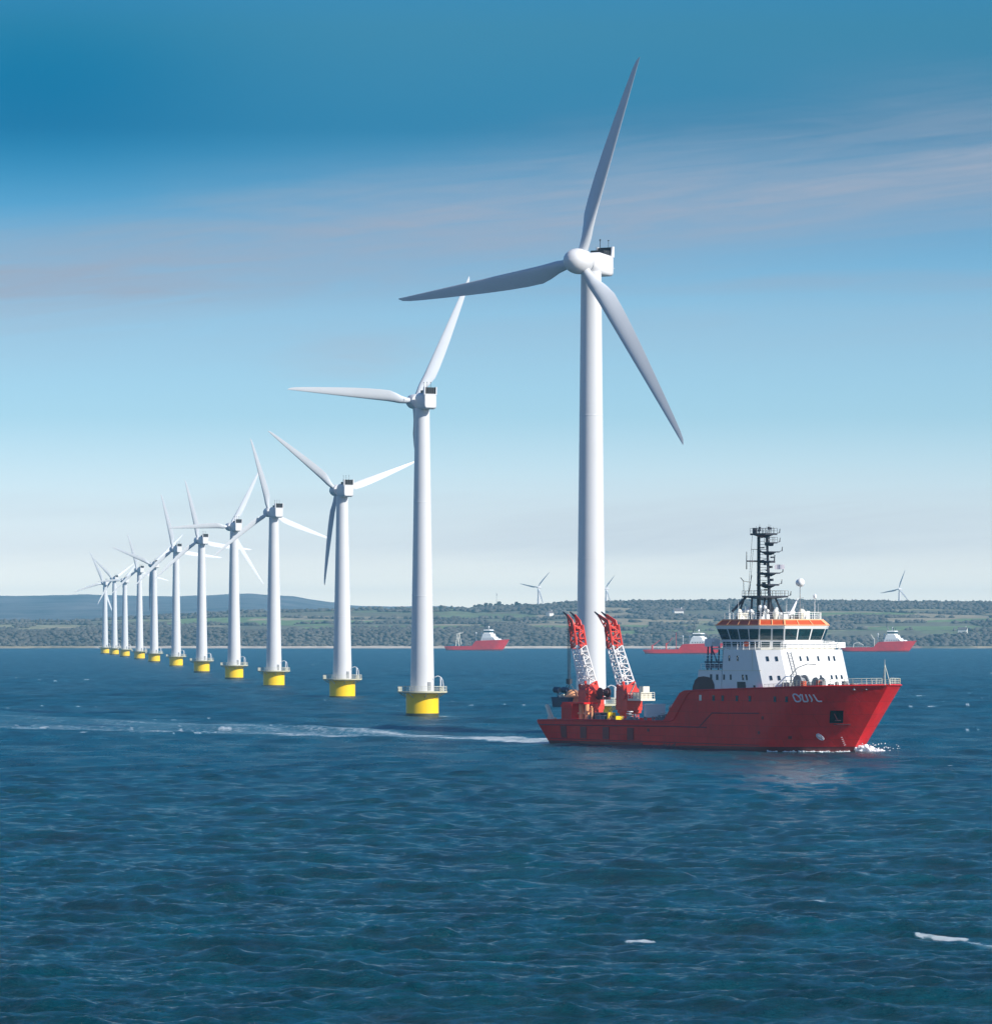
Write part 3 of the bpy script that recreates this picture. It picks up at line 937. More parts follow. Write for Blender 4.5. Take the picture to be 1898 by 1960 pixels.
def turbine(i, u, vw, hu, hv, Rpx, angs, front):
    D = depth(vw); s = CAMZ / (vw - HOR)
    X = wx(u, D); H = (vw - hv) * s; R = Rpx * s
    big = 1.12 if front else 1.0
    root = empty('wind_turbine', (X, D, 0))
    tag(root, LABELS[i], 'wind turbine', 'row of offshore wind turbines on yellow bases')
    sc = (big, big, big)
    bz = MB_scale = 1.0
    fo = link('foundation', FOM, root); link('waterline_band', ALM, fo)
    pl = link('platform', PLM, root); link('railing', RAM, pl); link('davit', DAM, pl)
    if front:
        for o in (fo, pl): o.scale = (1.06, 1.06, 1.0)
    rb, rt = (2.95, 2.0) if front else (2.85, 1.72)
    t = MB()
    top = H - 1.75
    prof = [(rb, PZ + 0.2), (rb, PZ + 0.5)]
    for k in range(1, 13):
        q = k / 12
        prof.append((rb + (rt - rb) * q ** 0.9, PZ + 0.5 + (top - PZ - 0.5) * q))
    t.lathe(prof, n=48)
    for k in (4, 8): # flange seams
        q = k / 12; rr = rb + (rt - rb) * q ** 0.9; z = PZ + 0.5 + (top - PZ - 0.5) * q
        t.lathe([(rr + 0.0, z - 0.10), (rr + 0.025, z - 0.06), (rr + 0.025, z + 0.06), (rr, z + 0.10)], n=48, cap=False)
    tw = t.build('tower', M['tower'], root, 40)
    dr = MB(); dr.box((0, 0, 0), (0.9, 0.12, 2.0)); dr.build('door', M['grey'], tw, loc=(rb * 0.6, -rb * 0.8, PZ + 1.4), rot=(0, 0, math.radians(37)))
    # rotor heading
    bear = math.atan2(X, D)
    if front: fx, fy = -0.53, -0.848
    else: fx, fy = -0.47, 0.883
    psi = math.atan2(fy, fx) - bear
    nroot = link('nacelle', NAC, root, (0, 0, H), (0, 0, psi), (big * (0.62 if front else 0.52), big * 0.93, big))
    link('cooler_fairing', FIN, nroot); link('cooler_vent', VENT, nroot)
    over = 3.65
    hx, hy = X * 0 + over * big * math.cos(psi), over * big * math.sin(psi)
    hs = big * (1.22 if front else 0.96)
    link('hub', HUBM, root, (hx, hy, H), (0, 0, psi), (hs, hs, hs))
    key = round(R, 1)
    if key not in BL: BL[key] = blade_mesh(R, 7 if front else 15)
    for a in angs:
        th = math.radians(a if front else -a)
        mw = Matrix.Rotation(psi, 4, 'Z') @ Matrix.Rotation(-th, 4, 'X')
        o = link('blade', BL[key], root, (hx, hy, H))
        o.rotation_euler = mw.to_euler()
        if front and a < 90: o.scale = (1, 1, 0.955)


BL = {}
for i, r_ in enumerate(ROW): turbine(i, *r_)


# three turbines standing on the hills
def hill_turbine(u, hv, D, Rpx, angs, lab):
    s = D / F; X = wx(u, D); zh = CAMZ + (HOR - hv) * s; R = Rpx * s
    z0 = float(land_z(np.array([X]), np.array([D]))[0][0]) - 1
    r = empty('hill_turbine', (X, D, z0))
    tag(r, lab, 'wind turbine', 'small wind turbines on the hills')
    t = MB(); t.lathe([(2.0, 0), (1.15, zh - z0)], n=16); t.build('tower', M['tower'], r, 40)
    psi = math.atan2(-0.9, -0.42)
    link('nacelle', NAC, r, (0, 0, zh - z0 + 0.3), (0, 0, psi), (0.8, 0.8, 0.8))
    hx, hy = 3.2 * math.cos(psi), 3.2 * math.sin(psi)
    link('hub', HUBM, r, (hx, hy, zh - z0 + 0.3), (0, 0, psi), (0.8, 0.8, 0.8))
    key = round(R, 1)
    if key not in BL: BL[key] = blade_mesh(R)
    for a in angs:
        o = link('blade', BL[key], r, (hx, hy, zh - z0 + 0.3))
        o.rotation_euler = (Matrix.Rotation(psi, 4, 'Z') @ Matrix.Rotation(-math.radians(a), 4, 'X')).to_euler()


hill_turbine(1030.5, 1124.5, 6260, 38, (40, 160, 280), 'small distant wind turbine on the ridge, left of the nearest tower')
hill_turbine(1160, 1127, 6260, 32, (37, 157, 277), 'small distant wind turbine on the ridge, half hidden behind the nearest tower')
hill_turbine(1721, 1128, 6260, 38, (19, 139, 258), 'small distant wind turbine on the ridge, above the far right red ship')

# ------------------------------------------------------------------ the red supply ship
BEAM2 = 10.0
def x_stem(z): return 72.2 + 9.2 * (min(z, 12) / 11.36) if z >= 0 else 72.2 + 0.5 * z
def x_tran(z): return -0.2 - 2.5 * (max(z, -1.0) / 4.0)
def sheer(x):
    return float(np.interp(x, [-4, 6, 36.0, 37.0, 41.2, 42.4, 85], [4.15, 4.45, 4.62, 4.85, 9.75, 9.98, 11.36]))
def half_b(x, z):
    xs = x_stem(z)
    k = min(max(z, 0), 11.4) / 11.4
    Le = 14.0 - 1.5 * k
    pw = 2.4 + 0.2 * k
    q = (x - (xs - Le)) / Le
    b = BEAM2 * (1 - max(q, 0.0) ** pw) if q < 1 else 0.0
    # tuck under the stern
    st = (x - x_tran(z)) / 14.0
    if st < 1:
        low = max(0.0, 1.0 - z / 3.6)
        b *= 1 - 0.10 * (1 - max(st, 0)) ** 2 * (0.35 + low)
    if z < 0: b *= 1 - 0.10 * min(1, -z / 3)
    return max(b, 0.0)


def hull_mesh(mats, shf, nz=22):
    mb = MB()
    us = list(np.concatenate([np.linspace(0, 0.42, 18)[:-1], np.linspace(0.42, 0.52, 16)[:-1], np.linspace(0.52, 0.90, 28)[:-1], np.linspace(0.90, 1.0, 14)]))
    rows = []
    for uu in us:
        x0 = x_tran(4.2) + uu * (81.4 - x_tran(4.2))
        top = shf(x0)
        port, star = [], []
        for k in range(nz + 1):
            z = -3 + (top + 3) * k / nz
            xa, xb = x_tran(z), x_stem(z)
            x = xa + uu * (xb - xa)
            b = half_b(x, z)
            star.append((x, -b, z)); port.append((x, b, z))
        rows.append(star[::-1] + port)          # sheer starboard down to keel, up to sheer port
    n = len(rows[0]); vs = [p for r in rows for p in r]; fs = []
    for k in range(len(rows) - 1):
        for i in range(n - 1):
            fs.append((k * n + i, k * n + i + 1, (k + 1) * n + i + 1, (k + 1) * n + i))
    for i in range(nz): fs.append((i, i + 1, n - 2 - i, n - 1 - i))      # transom
    mb.add(vs, fs)
    mb.mi = []
    for f in mb.f:
        zc = sum(mb.v[i][2] for i in f) / len(f)
        mb.mi.append(1 if zc < 0.62 else 0)
    return mb


def on_side(x, z, out=0.0, sgn=-1):
    return (x, sgn * (half_b(x, z) + out), z)


ship = empty('supply_ship', SHIP_O, -SHIP_A)
tag(ship, 'large red ship with white superstructure, black mast and two cranes in the foreground', 'ship')
hull = hull_mesh(None, sheer).build('hull', [M['hull'], M['boot']], ship, 35)

# top cap along the sheer, rub rail and knuckle lines
cap = MB()
for sg in (-1, 1):
    xs_ = list(np.linspace(-2.2, 81.2, 90))
    for a, b in zip(xs_[:-1], xs_[1:]):
        za, zb = sheer(a), sheer(b)
        cap.tube(on_side(a, za, 0.02, sg), on_side(b, zb, 0.02, sg), 0.13, n=5)
cap.tube(on_side(-2.4, 4.15, 0, -1), on_side(-2.4, 4.15, 0, 1), 0.2)
cap.build('bulwark_cap', M['hull'], ship)
rub = MB()
for sg in (-1, 1):
    def line(pts, r):
        for (xa, za), (xb, zb) in zip(pts[:-1], pts[1:]):
            k = max(1, int(abs(xb - xa) / 1.5))
            P = [on_side(xa + (xb - xa) * i / k, za + (zb - za) * i / k, 0.03, sg) for i in range(k + 1)]
            for p, q in zip(P[:-1], P[1:]): rub.tube(p, q, r, n=5)
    line([(-2.2, 3.4), (36, 3.75), (46, 3.75)], 0.10)
    line([(44.0, 3.75), (47.5, 6.2), (60, 6.35)], 0.09)
    line([(0.5, 1.0), (60, 1.0)], 0.06)
rub.build('rub_rail', M['hullline'], ship)
# dark plates along the low stern side, recess shade put into their colour
for x in (5.5, 11.5, 18.0, 25.0):
    f = MB()
    w = 0.9
    P = [on_side(x - w, 3.3, 0.04), on_side(x + w, 3.3, 0.04), on_side(x + w, 1.2, 0.04), on_side(x - w, 1.2, 0.04)]
    Q = [on_side(x - w, 3.3, 0.10), on_side(x + w, 3.3, 0.10), on_side(x + w, 1.2, 0.10), on_side(x - w, 1.2, 0.10)]
    f.loft([P, Q]); f.build('fender_recess_shade', M['hullline'], ship)
# decks
dk = MB()
xs_ = np.linspace(-1.5, 42, 30)
dk.loft([[(x, -half_b(x, 3.2) + 0.12, 3.2), (x, half_b(x, 3.2) - 0.12, 3.2)] for x in xs_], cap=False, closed=False)
dk.build('main_deck', M['deck'], ship)
dk = MB()
xs_ = list(np.linspace(41.9, 80.3, 44))
dk.loft([[(x, -half_b(x, sheer(x) - 0.75) + 0.1, sheer(x) - 0.75), (x, half_b(x, sheer(x) - 0.75) - 0.1, sheer(x) - 0.75)] for x in xs_], cap=False, closed=False)
dk.build('fore_deck', M['deck'], ship)
bh = MB(); bh.bx(41.7, 41.95, -9.85, 9.85, 3.2, 9.6); bh.build('bulkhead', M['hull'], ship)

# portholes in the hull
def lean(x, z):
    # how far x must move per metre of height for an edge that stands upright on the flared bow
    hx = (half_b(x + 0.05, z) - half_b(x - 0.05, z)) / 0.1; hz = (half_b(x, z + 0.05) - half_b(x, z - 0.05)) / 0.1
    return SA * hz / (CA - SA * hx)


def hull_plate(name, x, z, w, h, m_, out=0.03, parent=ship, th=0.05):
    lx = lean(x, z) * h / 2 if x > 62 else 0.0
    f = MB(); n = max(1, int(w / 0.4))
    rings = []
    for i in range(n + 1):
        xa = x - w / 2 + w * i / n
        rings.append([on_side(xa - lx, z - h / 2, out), on_side(xa, z, out), on_side(xa + lx, z + h / 2, out), on_side(xa + lx, z + h / 2, out + th), on_side(xa, z, out + th), on_side(xa - lx, z - h / 2, out + th)])
    f.loft(rings)
    return f.build(name, m_, parent)


for k, x in enumerate((44.4, 47.95, 50.4, 54.2, 57.6, 64.2, 67.2)):
    hull_plate('porthole', x, 8.75, 0.62, 0.95, M['port'] if k else M['cream'])
# anchor pocket
ap = MB()
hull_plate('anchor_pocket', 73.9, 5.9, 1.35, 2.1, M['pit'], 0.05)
anc = MB()
def bar(xa, xb, z, out, r):
    for i in range(8):
        p, q = xa + (xb - xa) * i / 8, xa + (xb - xa) * (i + 1) / 8
        anc.tube(on_side(p, z, out), on_side(q, z, out), r, n=5)
bar(73.0, 74.6, 4.62, 0.12, 0.10)
anc.tube(on_side(74.0, 6.4, 0.2), on_side(73.75, 5.3, 0.2), 0.09); bar(73.5, 74.1, 5.3, 0.2, 0.1)
anc.build('anchor', M['maroon'], ship)
# small round marks and draught marks
th_ = MB()
for k in range(16):
    a, b = 2 * math.pi * k / 16, 2 * math.pi * (k + 1) / 16
    p = on_side(70.45 + 0.30 * math.cos(a), 2.52 + 0.50 * math.sin(a), 0.05); q = on_side(70.45 + 0.30 * math.cos(b), 2.52 + 0.50 * math.sin(b), 0.05)
    th_.tube(p, q, 0.11, n=5)
th_.tube(on_side(70.25, 2.2, 0.05), on_side(70.65, 2.85, 0.05), 0.12, n=5); th_.tube(on_side(70.25, 2.85, 0.05), on_side(70.65, 2.2, 0.05), 0.12, n=5)
th_.tube(on_side(70.32, 2.75, 0.05), on_side(70.6, 2.75, 0.05), 0.16, n=5)
th_.build('thruster_mark', M['letter'], ship)
dm = MB()
for k in range(5): dm.tube(on_side(72.1 + 0.10 * k, 1.15 + 0.32 * k, 0.04), on_side(72.3 + 0.10 * k, 1.2 + 0.32 * k, 0.04), 0.06, n=4)
dm.build('draught_mark', M['letter'], ship)
for x, z in ((61.0, 5.6), (60.0, 3.1), (66.5, 2.4), (30.0, 3.0)): hull_plate('overboard_outlet', x, z, 0.55, 0.5, M['hullline'])
# name on the bow
STROKES = [[(420, 410), (455, 355), (540, 340), (640, 365), (720, 430), (785, 500), (790, 560), (745, 625), (650, 650), (560, 640), (510, 590), (480, 510), (430, 420)],
           [(840, 345), (790, 390), (745, 440)],
           [(890, 345), (885, 560), (905, 640), (1040, 640), (1085, 600), (1080, 500), (1060, 345)],
           [(1200, 345), (1240, 470), (1250, 570), (1195, 640)],
           [(1365, 345), (1400, 480), (1410, 590), (1450, 630), (1560, 620)]]
tx = MB()
LXA, LXB, LZ = 68.7, 73.5, 9.0
def lpt(p):
    x = LXA + (p[0] - 400) / 1160 * (LXB - LXA)
    z = LZ + (500 - p[1]) / 300 * 1.22
    return on_side(x, z, 0.03)
for st in STROKES:
    for a, b in zip(st[:-1], st[1:]): tx.tube(lpt(a), lpt(b), 0.13, n=6)
tx.build('name_lettering', M['letter'], ship)

# superstructure: house on the fore deck, front raked aft
def plan(xa, xf, y, ch):
    return [(xa, -y), (xf - ch, -y), (xf, -y + ch), (xf, y - ch), (xf - ch, y), (xa, y)]
Z0, Z1, Z2 = 9.3, 13.45, 16.92
P0 = plan(49.4, 63.9, 9.5, 3.0); P2 = plan(49.9, 61.4, 9.5, 3.0)
hs = MB(); hs.prism(P0, Z0, Z2, P2)
house = hs.build('deckhouse', M['white'], ship)
h2 = MB(); h2.loft([[(42.5, -9.5, Z0), (49.38, -9.5, Z0), (49.38, 9.5, Z0), (42.5, 9.5, Z0)], [(43.2, -9.5, Z1), (49.38, -9.5, Z1), (49.38, 9.5, Z1), (43.2, 9.5, Z1)]])
h2.build('aft_deckhouse', M['white'], ship)
sm = MB(); sm.bx(43.2, 60.0, -9.56, -9.5, 13.40, 13.50); sm.bx(57.6, 57.75, -9.55, -9.5, 13.5, 16.9)
sm.build('deck_seam', M['cream'], ship)


def face_pt(q, a, b, out):
    """point on a house face q = bottom left, bottom right, top right, top left"""
    bl, br, tr, tl = [Vector(p) for p in q]
    n = (br - bl).cross(tl - bl).normalized()
    return bl.lerp(br, a).lerp(tl.lerp(tr, a), b) + n * out


def face_plate(name, q, a, b, w, h, m_, parent, out=0.02, th=0.06):
    bl, br, tr, tl = [Vector(p) for p in q]
    W_ = (br - bl).length; H_ = (tl - bl).length
    da, db = w / W_ / 2, h / H_ / 2
    f = MB()
    r = [[face_pt(q, a + sa * da, b + sb * db, o) for sa, sb in ((-1, -1), (1, -1), (1, 1), (-1, 1))] for o in (out, out + th)]
    f.loft(r)
    return f.build(name, m_, parent)


def quad(i):
    j = (i + 1) % 6
    return ((*P0[i], Z0), (*P0[j], Z0), (*P2[j], Z2), (*P2[i], Z2))


def bz_(z): return (z - Z0) / (Z2 - Z0)
QS, QC, QF, QC2 = quad(0), quad(1), quad(2), quad(3)
def side_a(x): return (x - 49.4) / (60.9 - 49.4)
for x in (51.6, 54.4): face_plate('porthole', QS, side_a(x), bz_(15.5), 0.42, 0.9, M['port'], house)
for x in (48.3, 50.0, 52.0, 55.6, 56.7):
    if x > 49.6: face_plate('porthole', QS, side_a(x), bz_(12.3), 0.4, 0.9, M['port'], house)
    else:
        f = MB(); f.bx(x - 0.25, x + 0.25, -9.58, -9.52, 11.8, 12.75); f.build('porthole', M['port'], house)
f = MB(); f.bx(46.4, 46.9, -9.58, -9.52, 11.8, 12.75); f.build('porthole', M['port'], house)
dr = face_plate('side_door', QS, side_a(55.0), bz_(10.7), 2.3, 1.7, M['dark'], house)
face_plate('side_door', QS, side_a(58.6), bz_(10.5), 0.5, 1.0, M['dark'], house)
for a in (0.42, 0.78): face_plate('porthole', QC, a, bz_(15.45), 0.4, 0.8, M['port'], house)
for a in (0.40, 0.72): face_plate('porthole', QC, a, bz_(12.25), 0.4, 0.75, M['port'], house)
for a in (0.30, 0.42, 0.60, 0.78, 0.87): face_plate('porthole', QF, a, bz_(15.45), 0.4, 0.85, M['port'], house)
for a in (0.26, 0.58, 0.76, 0.84, 0.93): face_plate('porthole', QF, a, bz_(12.3), 0.4, 0.75, M['port'], house)
# pipe and ladder down the front corner
lp = MB()
for k in (0.10, 0.16):
    lp.path([face_pt(QF, k, bz_(16.6), 0.12), face_pt(QF, k + 0.02, bz_(12.6), 0.12)], 0.06)
for k in range(14):
    z = 12.8 + 0.27 * k
    lp.tube(face_pt(QF, 0.10 + 0.02 * (16.6 - z) / 4, bz_(z), 0.12), face_pt(QF, 0.16 + 0.02 * (16.6 - z) / 4, bz_(z), 0.12), 0.04, n=4)
lp.build('front_ladder', M['grey'], house)

# bridge deck and bridge
bd = MB(); bd.prism(plan(46.0, 60.9, 8.2, 2.6), 16.95, 17.22)
bd.bx(45.6, 49.9, -8.8, 8.8, 16.95, 17.2)
bd.build('bridge_deck', M['cream'], ship)
BA = [(46.8, 17.22, plan(46.8, 59.2, 7.0, 3.0)), (46.2, 18.35, plan(46.6, 59.4, 7.05, 3.0)), (45.4, 20.62, plan(45.6, 60.1, 7.55, 3.0)), (45.4, 21.02, plan(45.5, 60.25, 7.65, 3.0)),
      (46.0, 21.98, plan(46.6, 59.3, 6.9, 2.9))]
bw = MB(); bw.prism(BA[0][2], BA[0][1], BA[1][1], BA[1][2]); bw.prism(BA[1][2], BA[1][1], BA[2][1], BA[2][2])
bridge = bw.build('bridge', M['white'], ship)
fa = MB(); fa.prism(BA[2][2], BA[2][1] + 0.003, BA[3][1], BA[3][2]); fa.build('bridge_fascia', M['white'], bridge)
vz = MB(); vz.prism(BA[3][2], BA[3][1] + 0.003, BA[4][1], BA[4][2]); vz.build('orange_visor', M['orange'], bridge)
rf = MB(); rf.prism(plan(46.5, 59.4, 7.0, 2.9), 21.985, 22.12); rf.build('roof_deck', M['cream'], bridge)
vr = MB()
def bquad(k, i):
    j = (i + 1) % 6
    a, b = BA[k], BA[k + 1]
    return ((*a[2][i], a[1]), (*a[2][j], a[1]), (*b[2][j], b[1]), (*b[2][i], b[1]))
NWIN = {0: 4, 1: 2, 2: 3, 3: 2, 4: 4, 5: 5}
for i in range(6):
    q = bquad(1, i); n = NWIN[i]
    W_ = (Vector(q[1]) - Vector(q[0])).length
    for k in range(n):
        w = W_ / n - 0.30
        face_plate('window', q, (k + 0.5) / n, 0.53, w, 1.95, M['glass'], bridge, 0.012, 0.05)
    if i in (0, 1):      # full-height lower panes of the wing
        q0 = bquad(0, i)
        for k in range(n): face_plate('lower_window', q0, (k + 0.5) / n, 0.55, W_ / n - 0.55, 0.85, M['glass'], bridge, 0.012, 0.05)
    qv = bquad(3, i)
    for k in range(n + 1):
        p, r_ = face_pt(qv, min(max(k / n, 0.01), 0.99), 0.02, 0.06), face_pt(qv, min(max(k / n, 0.01), 0.99), 0.98, 0.06)
        vr.tube(p, r_, 0.10, n=4)
    vr.tube(face_pt(qv, 0, 0.97, 0.05), face_pt(qv, 1, 0.97, 0.05), 0.12, n=4)
    vr.tube(face_pt(qv, 0, 0.04, 0.05), face_pt(qv, 1, 0.04, 0.05), 0.10, n=4)
vr.build('visor_frame', M['orangelight'], bridge)
hr = MB()      # hand rail under the windows
pl_ = [(x, y, 17.22) for x, y in plan(47.2, 60.75, 8.05, 2.6)]
hr.rail(pl_[:5], 1.15, 0.05, 1.5, 3)
pl_ = [(x, y, 16.95) for x, y in plan(50.3, 61.2, 9.3, 3.0)]
hr.rail([pl_[2], pl_[3], pl_[4], (53, 9.3, 16.95)], 1.15, 0.055, 1.3, 3)
hr.rail([pl_[0], pl_[1]], 1.05, 0.04, 1.6, 2)
hr.build('bridge_railing', M['white'], ship)
wg = MB(); wg.bx(59.8, 60.85, 4.6, 8.2, 17.25, 18.2); wg.bx(60.3, 60.8, -4.8, 4.6, 17.25, 17.95)
wg.build('wind_screen', M['white'], ship)

# things on the bridge roof
rr = MB()
pl_ = [(x, y, 22.12) for x, y in plan(46.8, 59.1, 6.7, 2.8)]
rr.rail(pl_, 1.1, 0.045, 1.2, 3, True)
rr.build('roof_railing', M['white'], ship)
rnd2 = random.Random(12)
for k in range(30):
    x, y = rnd2.uniform(47.5, 58.3), rnd2.uniform(-6.2, 6.2)
    if x > 57 and abs(y) > 4: continue
    w = rnd2.uniform(0.25, 0.8); h = rnd2.uniform(0.4, 1.7)
    rq = MB()
    if rnd2.random() < 0.5: rq.bx(x - w / 2, x + w / 2, y - w / 2, y + w / 2, 22.1, 22.1 + h); nm = 'roof_locker'
    else:
        rq.lathe([(0.06, 22.1), (0.06, 22.2 + h), (0.28, 22.3 + h), (0.33, 22.5 + h), (0.25, 22.72 + h), (0.02, 22.84 + h)], (x, y, 0), 10); nm = 'roof_beacon'
    rq.build(nm, M['white'], ship, 40)
for k, (x, y, r) in enumerate(((47.9, -3.4, 0.85), (49.2, -5.4, 0.5), (57.3, 1.5, 0.8), (56.6, -3.6, 0.55))):
    d = MB(); d.lathe([(r * 0.55, 0), (r * 0.6, 0.35), (r, 0.75), (r * 0.95, 1.15), (r * 0.6, 1.6), (0.03, 1.78)], (x, y, 22.1), 16)
    d.build('satellite_dome', M['cream'], ship, 50)
sr = MB()
sr.tube((58.3, -1.5, 22.1), (58.3, -1.5, 23.0), 0.12); sr.box((58.3, -1.5, 23.25), (0.6, 1.0, 0.5)); sr.tube((58.3, -1.5, 23.3), (58.0, 0.1, 25.6), 0.3, 0.12)
sr.box((57.6, -2.6, 22.5), (1.0, 1.0, 0.8))
sr.build('searchlight', M['white'], ship)
ca_ = MB(); ca_.bx(56.2, 57.2, -0.4, 2.0, 22.12, 22.75); ca_.build('radar_gear', M['dark'], ship)
# aerials
ae = MB()
for x, y, h in ((50, -6.3, 3.2), (52, -6.4, 2.2), (46.9, -5.8, 2.6), (48, 6, 3.4), (55, 6.3, 3.0), (58.8, 3.2, 3.8), (57, 5.4, 2.6), (59, -3.3, 2.4), (47.5, 2, 3), (56, -6.2, 2.8), (59.0, 0.5, 2.2)):
    ae.tube((x, y, 22.1), (x, y, 22.1 + h), 0.045, 0.02, n=5)
ae.lathe([(0.02, -0.4), (0.3, -0.2), (0.32, 0.2), (0.02, 0.5)], (58.8, 3.2, 25.9), 10)
ae.build('aerial', M['white'], ship)
# white antenna drum on a slim pole
ap_ = MB()
ap_.tube((58.7, 0, 22.1), (58.7, 0, 27.6), 0.09, 0.06)
ap_.tube((58.7, 0, 25.6), (58.7, 0.75, 25.75), 0.04)
pole = ap_.build('antenna_pole', M['grey'], ship)
ad = MB()
ad.lathe([(0.05, -0.62), (0.5, -0.55), (0.68, -0.15), (0.72, 0.25), (0.60, 0.55), (0.30, 0.72), (0.02, 0.76)], (0, 0, 0), 20, 'X')
ad.build('antenna_dome', M['white'], pole, 50, loc=(58.7, 0, 28.25), rot=(0, -0.15, 0.25))

# black mast
ms = MB()
ax, bx_ = 47.75, 50.6
ms.tube((ax, 0, 22.1), (ax, 0, 36.6), 0.34, 0.27, n=10)
mast = ms.build('mast', M['black'], ship, 40)
mt = MB()
mt.tube((bx_, 0, 22.1), (bx_, 0, 26), 0.36, 0.32, n=10)
mt.tube((bx_, 0, 26), (bx_ - 0.7, 0, 36.5), 0.26, 0.20, n=8)
for (x0, y0, x1, y1) in ((46.0, -3.4, 47.2, -2.6), (46.0, 3.4, 47.2, 2.6), (51.6, -2.6, 50.8, -1.0), (51.6, 2.6, 50.8, 1.0), (48.6, -2.4, 48.4, -2.0), (48.6, 2.4, 48.4, 2.0)):
    mt.tube((x0, y0, 22.1), (x1, y1, 26.0), 0.2, 0.17, n=6)
mt.tube((46.2, -4.6, 23.4), (47.4, -2.4, 26.0), 0.22, 0.22)
mt.tube((46.2, 4.6, 23.4), (47.4, 2.4, 26.0), 0.22, 0.22)
mt.build('mast_legs', M['black'], mast, 40)


def mast_platform(z, x0, x1, y0, y1, th=0.24, rail=True, horn=True):
    p = MB()
    p.bx(x0, x1, y0, y1, z - th, z)
    p.loft([[(x0 + 0.2, y0 + 0.6, z - th), (x1 - 0.2, y0 + 0.6, z - th), (x1 - 0.2, y1 - 0.6, z - th), (x0 + 0.2, y1 - 0.6, z - th)],
            [((x0 + x1) / 2 - 0.25, (y0 + y1) / 2 - 0.3, z - th - 0.45), ((x0 + x1) / 2 + 0.25, (y0 + y1) / 2 - 0.3, z - th - 0.45), ((x0 + x1) / 2 + 0.25, (y0 + y1) / 2 + 0.3, z - th - 0.45), ((x0 + x1) / 2 - 0.25, (y0 + y1) / 2 + 0.3, z - th - 0.45)]][::1])
    if rail:
        p.rail([(x0, y0, z), (x1, y0, z), (x1, y1, z), (x0, y1, z)], 0.85, 0.028, 0.9, 2, True)
    if horn:
        p.tube((x1, y1, z), (x1, y1 + 0.5, z + 0.1), 0.06); p.tube((x1, y1 + 0.5, z + 0.05), (x1, y1 + 0.6, z + 0.8), 0.1, 0.05)
    p.build('mast_platform', M['black'], mast)


mast_platform(36.75, 46.9, 51.0, -1.2, 1.4, 0.3)
mast_platform(35.2, 50.0, 51.4, -0.6, 1.1, 0.2)
mast_platform(33.65, 48.4, 51.4, -0.7, 1.6, 0.18, False)
mast_platform(30.05, 48.4, 51.6, -0.8, 1.6, 0.2, False)
mast_platform(28.1, 48.2, 51.4, -0.9, 1.5, 0.3, False)
mast_platform(26.1, 46.9, 52.0, -3.0, 3.0, 0.3)
cr = MB()
cr.tube((48.4, -3.2, 32.0), (48.4, 2.9, 32.0), 0.14); cr.box((49.6, 0.2, 31.85), (3.4, 1.0, 0.3))
cr.tube((48.4, -3.2, 30.6), (48.4, -3.2, 33.6), 0.10, 0.05); cr.tube((48.4, 2.9, 31.9), (48.4, 3.0, 33.1), 0.12, 0.08)
cr.tube((48.4, -2.2, 34.0), (48.4, 1.6, 34.0), 0.05)
cr.build('crossarm', M['black'], mast)
ma = MB()
for k in range(16):
    x, y = rnd2.uniform(47.1, 50.8), rnd2.uniform(-1.0, 1.2); h = rnd2.uniform(0.5, 1.7)
    ma.tube((x, y, 36.7), (x, y, 36.7 + h), 0.035, 0.02, n=4)
    if k % 3 == 0: ma.box((x, y, 36.7 + h * 0.6), (0.3, 0.3, 0.35))
ma.box((47.3, -0.5, 37.2), (0.5, 0.6, 1.0))
for z in np.arange(26.6, 36, 0.55):      # clutter of lamps and brackets between the posts
    ma.box((rnd2.uniform(48.2, 51.0), rnd2.uniform(-0.4, 0.8), z), (rnd2.uniform(0.2, 0.7), rnd2.uniform(0.2, 0.6), rnd2.uniform(0.15, 0.5)))
    ma.tube((ax, 0, z), (bx_ - 0.35, 0, z + rnd2.uniform(-0.4, 0.4)), 0.05, n=4)
for yy, zt in ((-2.2, 36.6), (-1.9, 34.0)): ma.tube((47.6, yy, 26.1), (47.7, yy * 0.62, zt), 0.03, n=4)
ma.tube((47.2, -2.8, 26.1), (47.2, -2.9, 28.7), 0.05); ma.tube((47.2, -2.9, 28.6), (47.6, -1.6, 28.4), 0.05); ma.tube((47.2, -2.9, 28.6), (47.0, -3.4, 29.2), 0.07)
ma.tube((47.6, -2.2, 26.1), (47.6, -1.4, 29.6), 0.06)
ma.build('mast_aerial', M['black'], mast)
fl = MB(); fl.loft([[(50.9 + 0.25 * k, 0.9 + 0.22 * k + 0.08 * math.sin(k * 1.4), z) for k in range(6)] for z in (30.6, 31.4)], cap=False, closed=False)
fl.build('signal_flag', M['letter'], mast)

# aft end of the house: funnel casing, raft platform, davit
fu = MB()
prof = [(9.2, -0.6), (10.6, -0.3), (11.7, 0.3), (12.25, 1.2), (12.4, 2.6), (12.25, 4.0), (11.8, 4.9), (11.0, 5.4), (9.2, 5.5)]
fu.loft([[(42.1 + d, y, z) for z, d in prof] for y in (-9.65, -7.2)])
fu.build('funnel_casing', M['maroon'], ship)
raft = MB()
raft.bx(44.6, 49.8, -9.3, -6.2, 14.7, 14.95)
raft.bx(44.8, 49.6, -9.2, -6.4, 13.75, 14.5)
raft.build('raft_platform', M['navy'], ship)
dv = MB()
for x, y in ((45.0, -9.0), (46.0, -9.0), (45.0, -6.6), (46.2, -6.6)): dv.tube((x, y, 13.45), (x + 0.2, y, 17.6), 0.14)
dv.tube((47.6, -9.0, 14.9), (46.0, -9.0, 17.4), 0.12)
dv.build('davit_frame', M['navy'], ship)
dv = MB(); dv.box((45.3, -8.2, 18.1), (1.7, 1.9, 1.3)); dv.box((46.2, -8.6, 18.5), (0.6, 0.7, 0.7)); dv.build('davit_winch', M['white'], ship)
